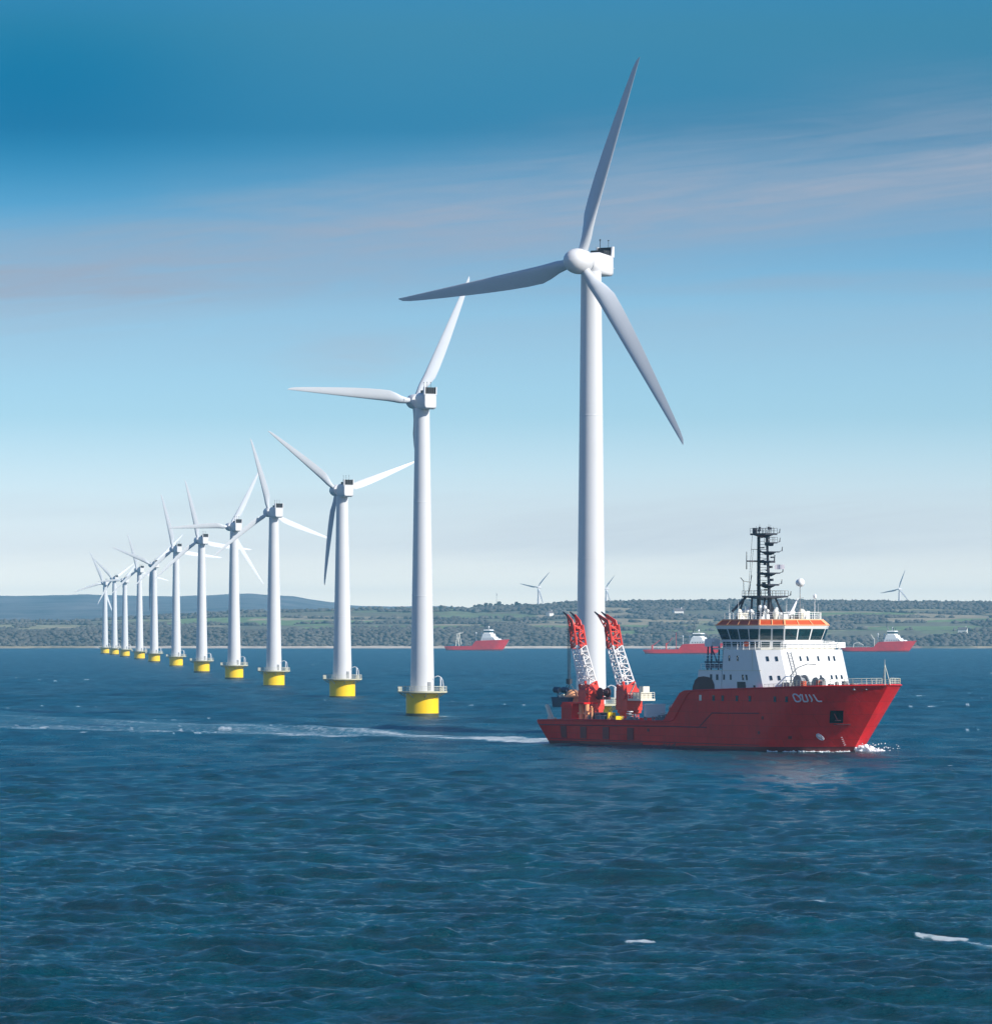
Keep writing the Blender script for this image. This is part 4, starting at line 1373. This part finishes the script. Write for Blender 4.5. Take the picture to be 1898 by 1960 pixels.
rs = MB(); rs.rail([(43.6, -9.3, 13.5), (49.8, -9.3, 13.5)], 1.05, 0.045, 1.2, 3); rs.rail([(44.7, -9.2, 14.95), (49.8, -9.2, 14.95)], 1.0, 0.04, 1.2, 2)
rs.build('side_railing', M['white'], ship)
lb = MB(); lb.lathe([(0.3, -0.45), (0.42, -0.3), (0.42, 0.3), (0.3, 0.45)], (54.2, -8.0, 17.9), 12); lb.build('orange_canister', M['orange'], ship)
# fore deck gear
fd = MB()
fd.lathe([(1.15, -0.9), (1.2, -0.85), (1.2, -0.6), (0.7, -0.6), (0.7, 0.6), (1.2, 0.6), (1.2, 0.85), (1.15, 0.9)], (65.2, -5.2, 11.6), 24, 'Y')
fd.lathe([(0.9, -0.8), (0.95, -0.6), (0.55, -0.6), (0.55, 0.6), (0.95, 0.6), (0.9, 0.8)], (68.8, -4.4, 11.5), 20, 'Y')
fd.bx(62.8, 64.0, -7.4, -5.8, 10.0, 11.5); fd.bx(66.5, 67.4, -6.0, -4.4, 10, 11.7)
fd.build('windlass', M['grey'], ship, 40)
fd = MB()
for k in range(14):
    x = 64.5 + k * 1.1; yy = -half_b(x, sheer(x)) + rnd2.uniform(1.0, 2.2)
    if yy > -0.5: break
    h = rnd2.uniform(0.8, 1.7)
    fd.box((x, yy, sheer(x) - 0.75 + h / 2), (rnd2.uniform(0.4, 1.0), rnd2.uniform(0.4, 0.9), h))
fd.build('mooring_gear', M['grey'], ship)
fd = MB()
for x in (69.6, 72.8):
    fd.box((x, -half_b(x, sheer(x)) + 1.6, sheer(x) + 0.1), (0.7, 0.7, 1.7))
fd.build('deck_vent', M['orange'], ship)
kb = MB()
kb.tube((64.6, -6.8, 10.2), (64.5, -6.8, 12.8), 0.16); kb.path([(64.5, -6.8, 12.8), (64.9, -5.7, 14.0), (65.6, -4.2, 14.6), (66.2, -2.8, 14.5)], 0.10)
kb.build('stores_davit', M['grey'], ship)
br = MB()
for sg in (-1, 1):
    P = [(x, sg * (half_b(x, sheer(x)) - 0.25), sheer(x)) for x in np.linspace(66.0, 80.7, 18)]
    br.rail(P, 1.1, 0.05, 1.0, 3)
    P = [(x, sg * (half_b(x, sheer(x)) - 0.25), sheer(x)) for x in np.linspace(61, 66.0, 5)]
    br.rail(P, 0.6, 0.04, 1.4, 2)
br.build('bow_railing', M['rail'], ship)
js = MB()
for dx, dy in ((0.7, 0.6), (0.7, -0.6), (-0.6, 0)): js.tube((80.4 + dx, dy, 11.2), (80.4, 0, 14.6), 0.08, 0.05)
js.tube((80.4, 0, 12), (80.4, 0, 15.4), 0.06, 0.03)
js.build('jackstaff', M['rail'], ship)

# ---- deck cranes
def crane(x, y, dxs, load_side):
    """dxs: aftward offsets of boom root, lattice start, lattice end, kink, tip"""
    ped = MB()
    ped.lathe([(1.75, 3.2), (1.75, 5.6), (2.1, 5.7), (2.1, 6.2), (1.6, 6.3)], (x, y, 0), 20)
    ped.bx(x - 1.7, x + 1.5, y - 1.7, y + 1.7, 6.2, 9.6)
    ped.loft([[(x - 1.6, y - 1.5, 9.6), (x + 1.2, y - 1.5, 9.6), (x + 1.2, y + 1.5, 9.6), (x - 1.6, y + 1.5, 9.6)], [(x - 1.3, y - 0.9, 10.6), (x + 0.2, y - 0.9, 10.6), (x + 0.2, y + 0.9, 10.6), (x - 1.3, y + 0.9, 10.6)]])
    ped.tube((x + 0.6, y - 1.75, 8.6), (x + 0.6, y - 1.95, 8.6), 0.55, n=12)
    for zz in (6.9, 8.0): ped.bx(x - 1.75, x + 1.55, y - 1.78, y + 1.78, zz, zz + 0.14)
    c = ped.build('deck_crane', M['crane'], ship, 30)
    zs = [8.4, 10.9, 17.3, 20.9]
    xs = [x + d for d in dxs[:4]]
    hw = [1.35, 1.2, 1.05, 1.0]; hd = [0.85, 0.85, 0.7, 0.6]
    nodes = [[Vector((xs[k] + s1 * hd[k], y + s2 * hw[k], zs[k] + s1 * 0.3)) for s1, s2 in ((-1, -1), (1, -1), (1, 1), (-1, 1))] for k in range(4)]
    def lattice(mb, A, B, n, r, rb):
        for i in range(4): mb.tube(A[i], B[i], r, n=6)
        for k in range(n):
            P = [A[i].lerp(B[i], k / n) for i in range(4)]; Q = [A[i].lerp(B[i], (k + 1) / n) for i in range(4)]
            for i in range(4):
                j = (i + 1) % 4
                mb.tube(P[i], P[j], rb, n=4)
                mb.tube(P[i], Q[j], rb, n=4) if (k + i) % 2 == 0 else mb.tube(P[j], Q[i], rb, n=4)
    lo = MB(); lattice(lo, nodes[0], nodes[1], 2, 0.24, 0.15)
    for i in (0, 2):
        j = i + 1
        lo.add([nodes[0][i], nodes[0][j], nodes[1][j].lerp(nodes[0][j], 0.25), nodes[1][i].lerp(nodes[0][i], 0.25)], [(0, 1, 2, 3)])
    lo.build('boom_foot', M['crane'], c)
    mi = MB(); lattice(mi, nodes[1], nodes[2], 6, 0.15, 0.085)
    mi.path([((nodes[1][0] + nodes[1][1]) / 2, )[0], ((nodes[2][0] + nodes[2][1]) / 2)], 0.07)
    mi.build('boom_lattice', M['cranewhite'], c)
    up = MB(); lattice(up, nodes[2], nodes[3], 3, 0.2, 0.13)
    # solid cheeks of the head, bending outboard to two sheave horns
    kx, tx_ = xs[3], x + dxs[4]
    for s in (-1, 1):
        yy = y + s * 0.85
        up.loft([[(kx + 0.75, yy - 0.1, 20.5), (kx + 0.75, yy + 0.1, 20.5), (kx + 0.25, yy + 0.1, 20.2), (kx + 0.25, yy - 0.1, 20.2)],
                 [(kx + 0.15, yy - 0.1, 22.0), (kx + 0.15, yy + 0.1, 22.0), (kx - 0.45, yy + 0.1, 21.5), (kx - 0.45, yy - 0.1, 21.5)],
                 [(tx_ + 0.5, yy - 0.08, 23.1), (tx_ + 0.5, yy + 0.08, 23.1), (tx_ + 0.15, yy + 0.08, 22.7), (tx_ + 0.15, yy - 0.08, 22.7)]])
        up.tube((kx - 0.75, yy, 20.6), (tx_ + 0.4, yy, 22.7), 0.13); up.tube((kx - 0.75, yy, 20.6), (kx - 0.1, yy, 21.7), 0.11); up.tube((kx - 1.2, yy, 21.5), (kx - 0.4, yy, 21.9), 0.10)
    up.box((kx - 0.2, y, 20.7), (1.2, 1.7, 0.5)); up.tube((kx - 0.9, y - 1, 21.4), (kx - 0.9, y + 1, 21.4), 0.2)
    up.build('boom_head', M['crane'], c)
    for s in (-1, 1):
        sv = MB(); sv.tube((tx_ + 0.4, y + s * 0.75, 22.8), (tx_ - 0.9, y + s * 0.75, 23.5), 0.22, 0.12); sv.build('boom_horn', M['black'], c)
        sv = MB(); sv.tube((kx - 0.9, y + s * 0.5 - 0.12, 20.2), (kx - 0.9, y + s * 0.5 + 0.12, 20.2), 0.5, n=12); sv.build('sheave', M['black'], c)
    return c, tx_


C1, tip1 = crane(7.2, -5.0, (-0.3, -1.1, -3.7, -4.5, -6.4), -1)
C2, tip2 = crane(16.9, -4.0, (-0.3, -1.1, -4.2, -5.1, -8.2), 1)
# luffing ropes and side machinery
lr = MB()
for s in (-0.3, 0.3):
    lr.tube((16.9 - 5.6, -4 + s, 20.4), (14.8, -4 + s, 9.6), 0.05, n=4)
lr.build('luffing_rope', M['wire'], C2)
w1 = MB(); w1.lathe([(0.9, -0.9), (0.9, -0.75), (0.6, -0.7), (0.6, 0.7), (0.9, 0.75), (0.9, 0.9)], (10.3, -4.6, 9.2), 16, 'Y'); w1.box((10.3, -4.6, 8.2), (1.6, 1.8, 0.5)); w1.box((9.0, -4.6, 8.3), (1.6, 1.0, 0.4))
w1.build('hoist_winch', M['maroon'], C1)
f1 = MB()
f1.bx(18.4, 22.2, -5.6, -2.4, 7.9, 8.25); f1.bx(19.4, 21.8, -5.2, -2.8, 8.25, 9.3); f1.bx(20.4, 21.6, -4.6, -3.2, 9.3, 10.4); f1.tube((18.8, -5.4, 9.0), (20.4, -5.4, 11.0), 0.12)
for z in (8.5, 8.8, 9.1): f1.bx(19.35, 21.85, -5.25, -5.2, z, z + 0.08)
f1.rail([(18.5, -5.5, 8.25), (22.1, -5.5, 8.25), (22.1, -2.5, 8.25)], 1.1, 0.05, 1.0, 3)
f1.build('machinery_platform', M['cream'], C2)
f2 = MB(); f2.bx(4.3, 7.4, -9.5, -6.0, 3.2, 7.2); f2.bx(4.1, 10.6, -9.2, -6.2, 7.2, 7.5); f2.bx(4.2, 7.5, -9.6, -5.9, 6.7, 6.95)
f2.build('crane_foundation', M['hull'], ship)
f3 = MB()
for x in (8.6, 10.2): f3.tube((x, -8.3, 3.2), (x, -8.3, 7.2), 0.42, n=10); f3.bx(x - 0.6, x + 0.6, -8.7, -7.9, 5.4, 5.7)
f3.tube((8.6, -8.3, 3.4), (11.6, -8.3, 6.8), 0.14); f3.tube((11.7, -8.3, 3.2), (11.7, -8.3, 6.6), 0.16)
f3.build('yellow_post', M['orangelight'], ship)
st = MB(); st.loft([[(-1.2, -7.6, 3.2), (-0.4, -7.6, 3.2), (-0.4, -6.9, 3.2), (-1.2, -6.9, 3.2)], [(-3.3, -7.5, 6.8), (-2.8, -7.5, 7.0), (-2.8, -7.0, 7.0), (-3.3, -7.0, 6.8)]]); st.tube((-2.6, -7.2, 4.6), (-0.5, -7.2, 4.4), 0.3)
st.build('stern_arm', M['cream'], ship)

# hook, ropes and the load hanging over the stern
hk = MB()
LX, LY = tip1 - 0.2, -5.0
for s in (-0.35, -0.12, 0.12, 0.35): hk.tube((LX, LY + s, 22.7), (LX, LY + s * 0.8, 11.4), 0.045, n=4)
hk.box((LX, LY, 11.1), (0.6, 0.9, 0.9))
for a, b in ((-1.6, -1.4), (-1.6, 1.4), (1.6, -1.4), (1.6, 1.4)): hk.tube((LX, LY, 10.8), (LX + a, LY + b, 8.2), 0.05, n=4)
hk.build('hoist_rope', M['wire'], C1)
load = empty('cargo_basket', (LX, LY, 6.6)); load.parent = None
X_, Y_ = ship_w(LX, LY)
load.location = (X_, Y_, 6.5); load.rotation_euler = (0, 0, -SHIP_A)
tag(load, 'dark blue cargo basket of machinery hanging from the left crane over the stern', 'cargo basket')
b_ = MB(); b_.loft([[(x, y, z) for x, y in ((-2.3, -1.9), (2.3, -1.9), (2.3, 1.9), (-2.3, 1.9))] for z in (0, 0.1)])
for k in range(4):
    (x0, y0), (x1, y1) = [((-2.5, -2.1), (2.5, -2.1)), ((2.5, -2.1), (2.5, 2.1)), ((2.5, 2.1), (-2.5, 2.1)), ((-2.5, 2.1), (-2.5, -2.1))][k]
    b_.add([(x0 * 0.92, y0 * 0.92, 0.0), (x1 * 0.92, y1 * 0.92, 0.0), (x1, y1, 1.7), (x0, y0, 1.7), (x0 * 0.96, y0 * 0.96, 1.7), (x1 * 0.96, y1 * 0.96, 1.7)], [(0, 1, 2, 3), (3, 2, 5, 4)])
    b_.tube((x0, y0, 1.7), (x1, y1, 1.7), 0.1)
b_.build('tray', M['navy'], load)
b_ = MB(); b_.lathe([(1.25, 0.3), (1.35, 1.2), (1.35, 1.7), (1.5, 1.75), (1.5, 2.0), (1.25, 2.05), (1.1, 2.7), (0.6, 3.15), (0.05, 3.2)], (1.35, -0.2, 0), 20)
b_.build('yellow_capsule', M['orangelight'], load, 40)
b_ = MB()
for k in range(12): b_.box((rnd2.uniform(-1.9, 0.2), rnd2.uniform(-1.6, 1.6), 1.5 + 0.4 * rnd2.random()), (rnd2.uniform(0.4, 1.0), rnd2.uniform(0.4, 1.0), 1.0))
b_.build('machinery', M['cream'], load)
b_ = MB()
for x in (-2.2, 0.2): b_.tube((x - 0.5, -1.2, 3.1), (x + 0.6, -0.9, 3.0), 0.55, n=12)
for x in (-2.0, 0.2): b_.tube((x, -1.0, 1.0), (x, -1.0, 3.0), 0.12)
b_.build('drum', M['navy'], load)


# ---- cargo standing on the aft deck: things of their own
def on_deck(name, x, y, z=3.2, rz=0.0):
    X_, Y_ = ship_w(x, y)
    return empty(name, (X_, Y_, z), -SHIP_A + rz)


o = on_deck('container', 27.0, -6.3, 3.2, math.radians(62))
tag(o, 'white louvred container on a stand near the step of the red deck', 'container', 'cargo on the aft deck')
b_ = MB(); b_.bx(-1.7, 1.7, -1.1, 1.1, 2.0, 4.1); b_.bx(-1.8, 1.8, -1.2, 1.2, 4.1, 4.22); b_.build('box', M['white'], o)
for k in range(3):
    b_ = MB(); b_.bx(-1.4 + k * 1.1, -0.75 + k * 1.1, -1.16, -1.1, 2.6, 3.7)
    for j in range(4): b_.bx(-1.38 + k * 1.1, -0.77 + k * 1.1, -1.2, -1.16, 2.7 + 0.25 * j, 2.8 + 0.25 * j)
    b_.build('louvre', M['white'], o)
b_ = MB()
for x in (-1.6, 1.6):
    for y in (-0.9, 0.9): b_.tube((x, y, 0), (x, y, 2.0), 0.14)
    b_.tube((x, -0.9, 0.1), (-x * 0.2, -0.9, 2.0), 0.09)
b_.build('stand', M['grey'], o)
for k, (x, y, w, d, h, mk, lab) in enumerate((
        (11.9, -6.6, 2.6, 2.2, 2.4, 'navy', 'navy blue crate on the red deck, just right of the yellow posts'),
        (14.0, -7.2, 2.2, 2.0, 2.0, 'teal', 'teal crate on the red deck between the navy crate and the yellow winch'),
        (33.2, -6.6, 2.4, 2.4, 2.5, 'teal', 'teal crate on the red deck at the foot of the raised foredeck'))):
    o = on_deck('crate', x, y, 3.2, 0.05 * k)
    tag(o, lab, 'crate', 'cargo on the aft deck')
    b_ = MB(); b_.bx(-w / 2, w / 2, -d / 2, d / 2, 0.12, h)
    b_.build('body', M[mk], o)
    r_ = MB()
    for x_ in (-w / 2, 0, w / 2): r_.bx(x_ - 0.08, x_ + 0.08, -d / 2 - 0.06, -d / 2, 0, h + 0.05); r_.bx(x_ - 0.08, x_ + 0.08, d / 2, d / 2 + 0.06, 0, h + 0.05)
    r_.bx(-w / 2, w / 2, -d / 2 - 0.05, d / 2 + 0.05, h, h + 0.1)
    r_.build('frame', M['grey'], o)
o = on_deck('winch', 17.2, -7.4)
tag(o, 'yellow winch on the red deck in front of the right crane', 'winch', 'cargo on the aft deck')
b_ = MB(); b_.bx(-1.3, -0.9, -0.8, 0.8, 0, 2.6); b_.bx(0.9, 1.3, -0.8, 0.8, 0, 2.0); b_.bx(-1.5, 1.5, -1.0, 1.0, 0, 0.3); b_.build('frame', M['yellow'], o)
b_ = MB(); b_.lathe([(0.85, -0.85), (0.85, -0.7), (0.5, -0.7), (0.5, 0.7), (0.85, 0.7), (0.85, 0.85)], (0, 0, 1.2), 16, 'X'); b_.build('drum', M['rust'], o)
o = on_deck('buoy', 33.6, -7.0, 5.8)
tag(o, 'orange rubber buoy lying on the teal crate by the raised foredeck', 'buoy')
b_ = MB(); b_.lathe([(0.05, -1.2), (0.6, -1.0), (0.9, -0.4), (0.9, 0.4), (0.6, 1.0), (0.05, 1.2)], (0, 0, 0.88), 16, 'X'); b_.build('float', M['orange'], o, 50)
b_ = MB(); b_.lathe([(0.93, -0.15), (0.93, 0.15)], (0, 0, 0.88), 16, 'X', False); b_.build('band', M['cream'], o)
GEARS = [(19.6, -7.6, 1.0), (20.9, -7.2, 1.3), (22.0, -7.8, 1.5), (23.4, -7.4, 1.2), (24.4, -7.9, 1.0), (29.6, -7.6, 1.3), (31.0, -7.4, 1.5), (10.2, -7.9, 1.3)]
def pump_mesh():
    b = MB(); b.bx(-0.55, 0.55, -0.45, 0.45, 0, 0.5); b.lathe([(0.3, 0.5), (0.42, 0.6), (0.42, 1.2), (0.2, 1.45)], (0, 0, 0), 12)
    b.tube((-0.5, 0, 0.9), (0.6, 0, 0.9), 0.16); b.tube((0.6, 0, 0.9), (0.75, 0, 1.6), 0.14); b.lathe([(0.4, -0.05), (0.4, 0.05)], (0, 0, 1.55), 12)
    return b.mesh('pump_body', M['grey'], 40)
pm = pump_mesh()
wm = MB(); wm.tube((0, 0, 1.4), (0, 0, 1.95), 0.07); wm.lathe([(0.36, -0.05), (0.36, 0.05)], (0, 0, 1.9), 12); wm = wm.mesh('valve_wheel', M['white'])
for k, (x, y, s) in enumerate(GEARS):
    o = on_deck('deck_pump', x, y, 3.2, k * 0.8); o.scale = (s, s, s)
    tag(o, 'small grey deck pump with a white valve wheel behind the red aft bulwark', 'pump', 'deck pumps behind the aft bulwark')
    link('body', pm, o); link('valve_wheel', wm, o)

# bow wave: broken white water thrown up at the stem
def bow_wave():
    rng = random.Random(4)
    import bmesh
    bm = bmesh.new()
    def blob(x, y, z, rx, ry, rz):
        r = bmesh.ops.create_icosphere(bm, subdivisions=2, radius=1.0)
        for v in r['verts']:
            k = 1 + rng.uniform(-0.22, 0.22)
            v.co = Vector((x + v.co.x * rx * k, y + v.co.y * ry * k, z + v.co.z * rz * k))
    for k in range(200):
        q = rng.random(); e = rng.uniform(-1, 1)
        x = 72.6 + 4.6 * q + 0.4 * e; y = 0.6 + 6.0 * q * (0.55 + 0.3 * e)
        h = 1.05 * math.exp(-((q - 0.25) / 0.3) ** 2) * rng.random()
        r0 = rng.uniform(0.10, 0.32) * (1.2 - 0.6 * q)
        blob(x, y, 0.05 + h, r0 * rng.uniform(1, 1.8), r0 * rng.uniform(1, 1.8), r0 * rng.uniform(0.5, 1.0))
    for k in range(80):
        x = 72.0 - 10 * rng.random() ** 1.6
        blob(x, -half_b(x, 0.0) - 0.25 - 0.02 * (72.7 - x), rng.uniform(-0.05, 0.10), rng.uniform(0.12, 0.5), rng.uniform(0.08, 0.22), rng.uniform(0.04, 0.16))
    for k in range(30):     # flying drops
        blob(74.2 + rng.uniform(-1.5, 3.5), 2 + rng.uniform(-1.5, 4.5), rng.uniform(0.5, 1.5), *(rng.uniform(0.04, 0.12),) * 3)
    me = bpy.data.meshes.new('bow_wave'); bm.to_mesh(me); bm.free()
    me.materials.append(mat('sea_foam', (0.80, 0.83, 0.85), 0.8, var=0.1, scale=2.0, bump=0.1))
    me.shade_smooth()
    return me
bo = link('bow_wave', bow_wave(), None, SHIP_O, (0, 0, -SHIP_A))
tag(bo, 'white water breaking at the bow of the red ship', 'bow wave', kind='stuff')

# ------------------------------------------------------------------ three far red ships, smaller builds of their own
def far_ship(u_stern, vw, Lpx, a_deg, lab, kind):
    D = depth(vw); s = CAMZ / (vw - HOR)
    a = math.radians(a_deg)
    zk = 1.0 if kind == 2 else 1.25
    k = Lpx * s / (87.0 * math.cos(a) + 5 * math.sin(a))
    X = wx(u_stern + 3 / s * 0, D)
    r = empty('supply_ship', (X + 2.6 * k, D, 0), -a); r.scale = (k, k, k * zk * (1.0 if kind != 1 else 0.88))
    tag(r, lab, 'ship', 'red ships far off near the coast')
    link('hull', FARHULL, r)
    d = MB(); d.loft([[(x, -half_b(x, 3.2) + 0.1, 3.2), (x, half_b(x, 3.2) - 0.1, 3.2)] for x in np.linspace(-1.4, 42, 12)], cap=False, closed=False)
    d.loft([[(x, -half_b(x, sheer(x) - 0.6) + 0.1, sheer(x) - 0.6), (x, half_b(x, sheer(x) - 0.6) - 0.1, sheer(x) - 0.6)] for x in np.linspace(42, 82, 16)], cap=False, closed=False)
    d.build('deck', M['deck'], r)
    h = MB(); h.prism(plan(45, 69 if kind != 2 else 67, 8.5, 3), 9.4, 14, plan(47, 64, 8.5, 3)); h.prism(plan(47, 62.5, 8, 3), 14, 17.2, plan(48, 61, 8, 3))
    h.prism(plan(66, 72, 5, 2), 9.5, 12.0, plan(66, 69.5, 5, 2))
    hs_ = h.build('superstructure', M['white'], r)
    w = MB()
    for x in np.linspace(49, 62, 6): w.bx(x - 0.4, x + 0.4, -8.62, -8.5, 11.2, 12.2)
    w.build('porthole', M['port'], hs_)
    b = MB(); b.prism(plan(49, 59, 6.5, 2.5), 17.2, 18.4, plan(49, 59.2, 6.6, 2.5)); b.prism(plan(48.6, 59.8, 7, 2.5), 20.3, 21.4, plan(49, 59, 6.5, 2.5))
    br_ = b.build('bridge', M['white'], r)
    g = MB(); g.prism(plan(49.1, 59.1, 6.55, 2.5), 18.4, 20.3, plan(48.8, 59.5, 6.85, 2.5)); g.build('bridge_window', M['glass'], br_)
    m_ = MB()
    if kind == 1:    # rightmost: one raked black mast
        m_.tube((50, 0, 21), (47.5, 0, 26), 0.7, 0.5); m_.tube((47.5, 0, 26), (47.0, 0, 38), 0.4, 0.15); m_.box((47.6, 0, 26), (1.6, 3, 0.4))
        m_.tube((55, -2, 21), (55, -2, 24.5), 0.6); m_.tube((57, 1, 21), (57, 1, 24), 0.4)
    else:
        for x, y in ((48, -1.5), (48, 1.5), (51, 0)): m_.tube((x, y, 21), (49.3, 0, 32), 0.35, 0.2)
        for z, w_ in ((25, 4.5), (28, 3.2), (31, 5.0)): m_.box((49.3, 0, z), (2.2, w_, 0.35))
        m_.tube((49.3, 0, 31), (49.3, 0, 35), 0.15)
    m_.build('mast', M['black'], r)
    e = MB()
    e.lathe([(0.05, -1.0), (0.9, -0.5), (1.0, 0.2), (0.6, 0.9), (0.05, 1.1)], (54, 0, 24.0), 12); e.tube((54, 0, 21.3), (54, 0, 23.2), 0.25)
    e.lathe([(0.05, -0.9), (0.9, -0.5), (0.9, 0.5), (0.05, 0.9)], (38, -3, 18.0), 12); e.tube((38, -3, 4), (38, -3, 17.2), 0.35)
    e.lathe([(0.05, -0.9), (0.9, -0.5), (0.9, 0.5), (0.05, 0.9)], (45.5, -4, 17.6), 12); e.tube((45.5, -4, 9.6), (45.5, -4, 17), 0.3)
    e.build('satellite_dome', M['white'], r, 50)
    if kind == 0:
        f = MB()
        for y in (-6, 6):
            f.tube((11.5, y, 3.2), (13.5, y, 17), 0.7, 0.6); f.tube((16.5, y, 3.2), (13.5, y, 17), 0.6, 0.5)
        f.tube((13.5, -6.4, 17), (13.5, 6.4, 17), 0.7)
        f.tube((13.5, -6, 17), (18.5, -6, 18.5), 0.5); f.tube((13.5, 6, 17), (18.5, 6, 18.5), 0.5)
        f.build('stern_gantry', M['cream'], r)
    elif kind == 2:
        f = MB(); f.tube((6, -3, 3.2), (6, -3, 9), 1.0); f.tube((6, -3, 8), (14, -3, 14), 0.6, 0.3); f.tube((20, 0, 3.2), (20, 0, 11), 0.9); f.tube((20, 0, 9), (27, 0, 17), 0.5, 0.3)
        f.tube((31, -3, 3.2), (31, -3, 22), 0.4, 0.2)
        f.build('deck_crane', M['crane'], r)
    else:
        f = MB(); f.path([(10, -5, 3.2), (11, -5, 8), (16, -5, 9.5), (22, -5, 6.5)], 0.5); f.tube((34, -4, 3.2), (34, -4, 14), 0.5); f.tube((34, -4, 12), (30, -4, 18), 0.4, 0.2)
        f.build('deck_crane', M['cream'], r)
    q = MB()
    rg = random.Random(kind)
    for j in range(16): q.box((rg.uniform(2, 40), rg.uniform(-7, 7), 4.2), (rg.uniform(1, 3), rg.uniform(1, 2.5), rg.uniform(2, 4.5)))
    q.build('deck_gear', M['grey'] if kind else M['teal'], r)


FARHULL = hull_mesh(None, sheer, 10).mesh('far_hull', [M['hull'], M['boot']], 35)
far_ship(853.5, 1245, 127.5, 14, 'distant red ship with a white stern gantry, between the two largest wind turbines', 0)
far_ship(1233, 1251.5, 160, 12, 'distant red ship half hidden behind the near ship, aft of its white house', 2)
far_ship(1612, 1247.5, 146, 14, 'distant red ship with one raked black mast, right of the near ship', 1)

# ------------------------------------------------------------------ haze
HZ = 6.5e-5
hm = bpy.data.materials.new('haze_air'); hm.use_nodes = True
t = hm.node_tree; t.nodes.clear()
pv = nd(t, 'ShaderNodeVolumePrincipled')
pv.inputs['Color'].default_value = (0.34, 0.76, 1.0, 1)
pv.inputs['Density'].default_value = HZ
pv.inputs['Anisotropy'].default_value = 0.0
ou = nd(t, 'ShaderNodeOutputMaterial')
t.links.new(pv.outputs[0], ou.inputs['Volume'])
hb_ = MB(); hb_.bx(-16000, 16000, -16000, 16000, -7, 172)
tag(hb_.build('haze', hm), 'thin blue sea haze over the whole bay', 'haze', kind='stuff')
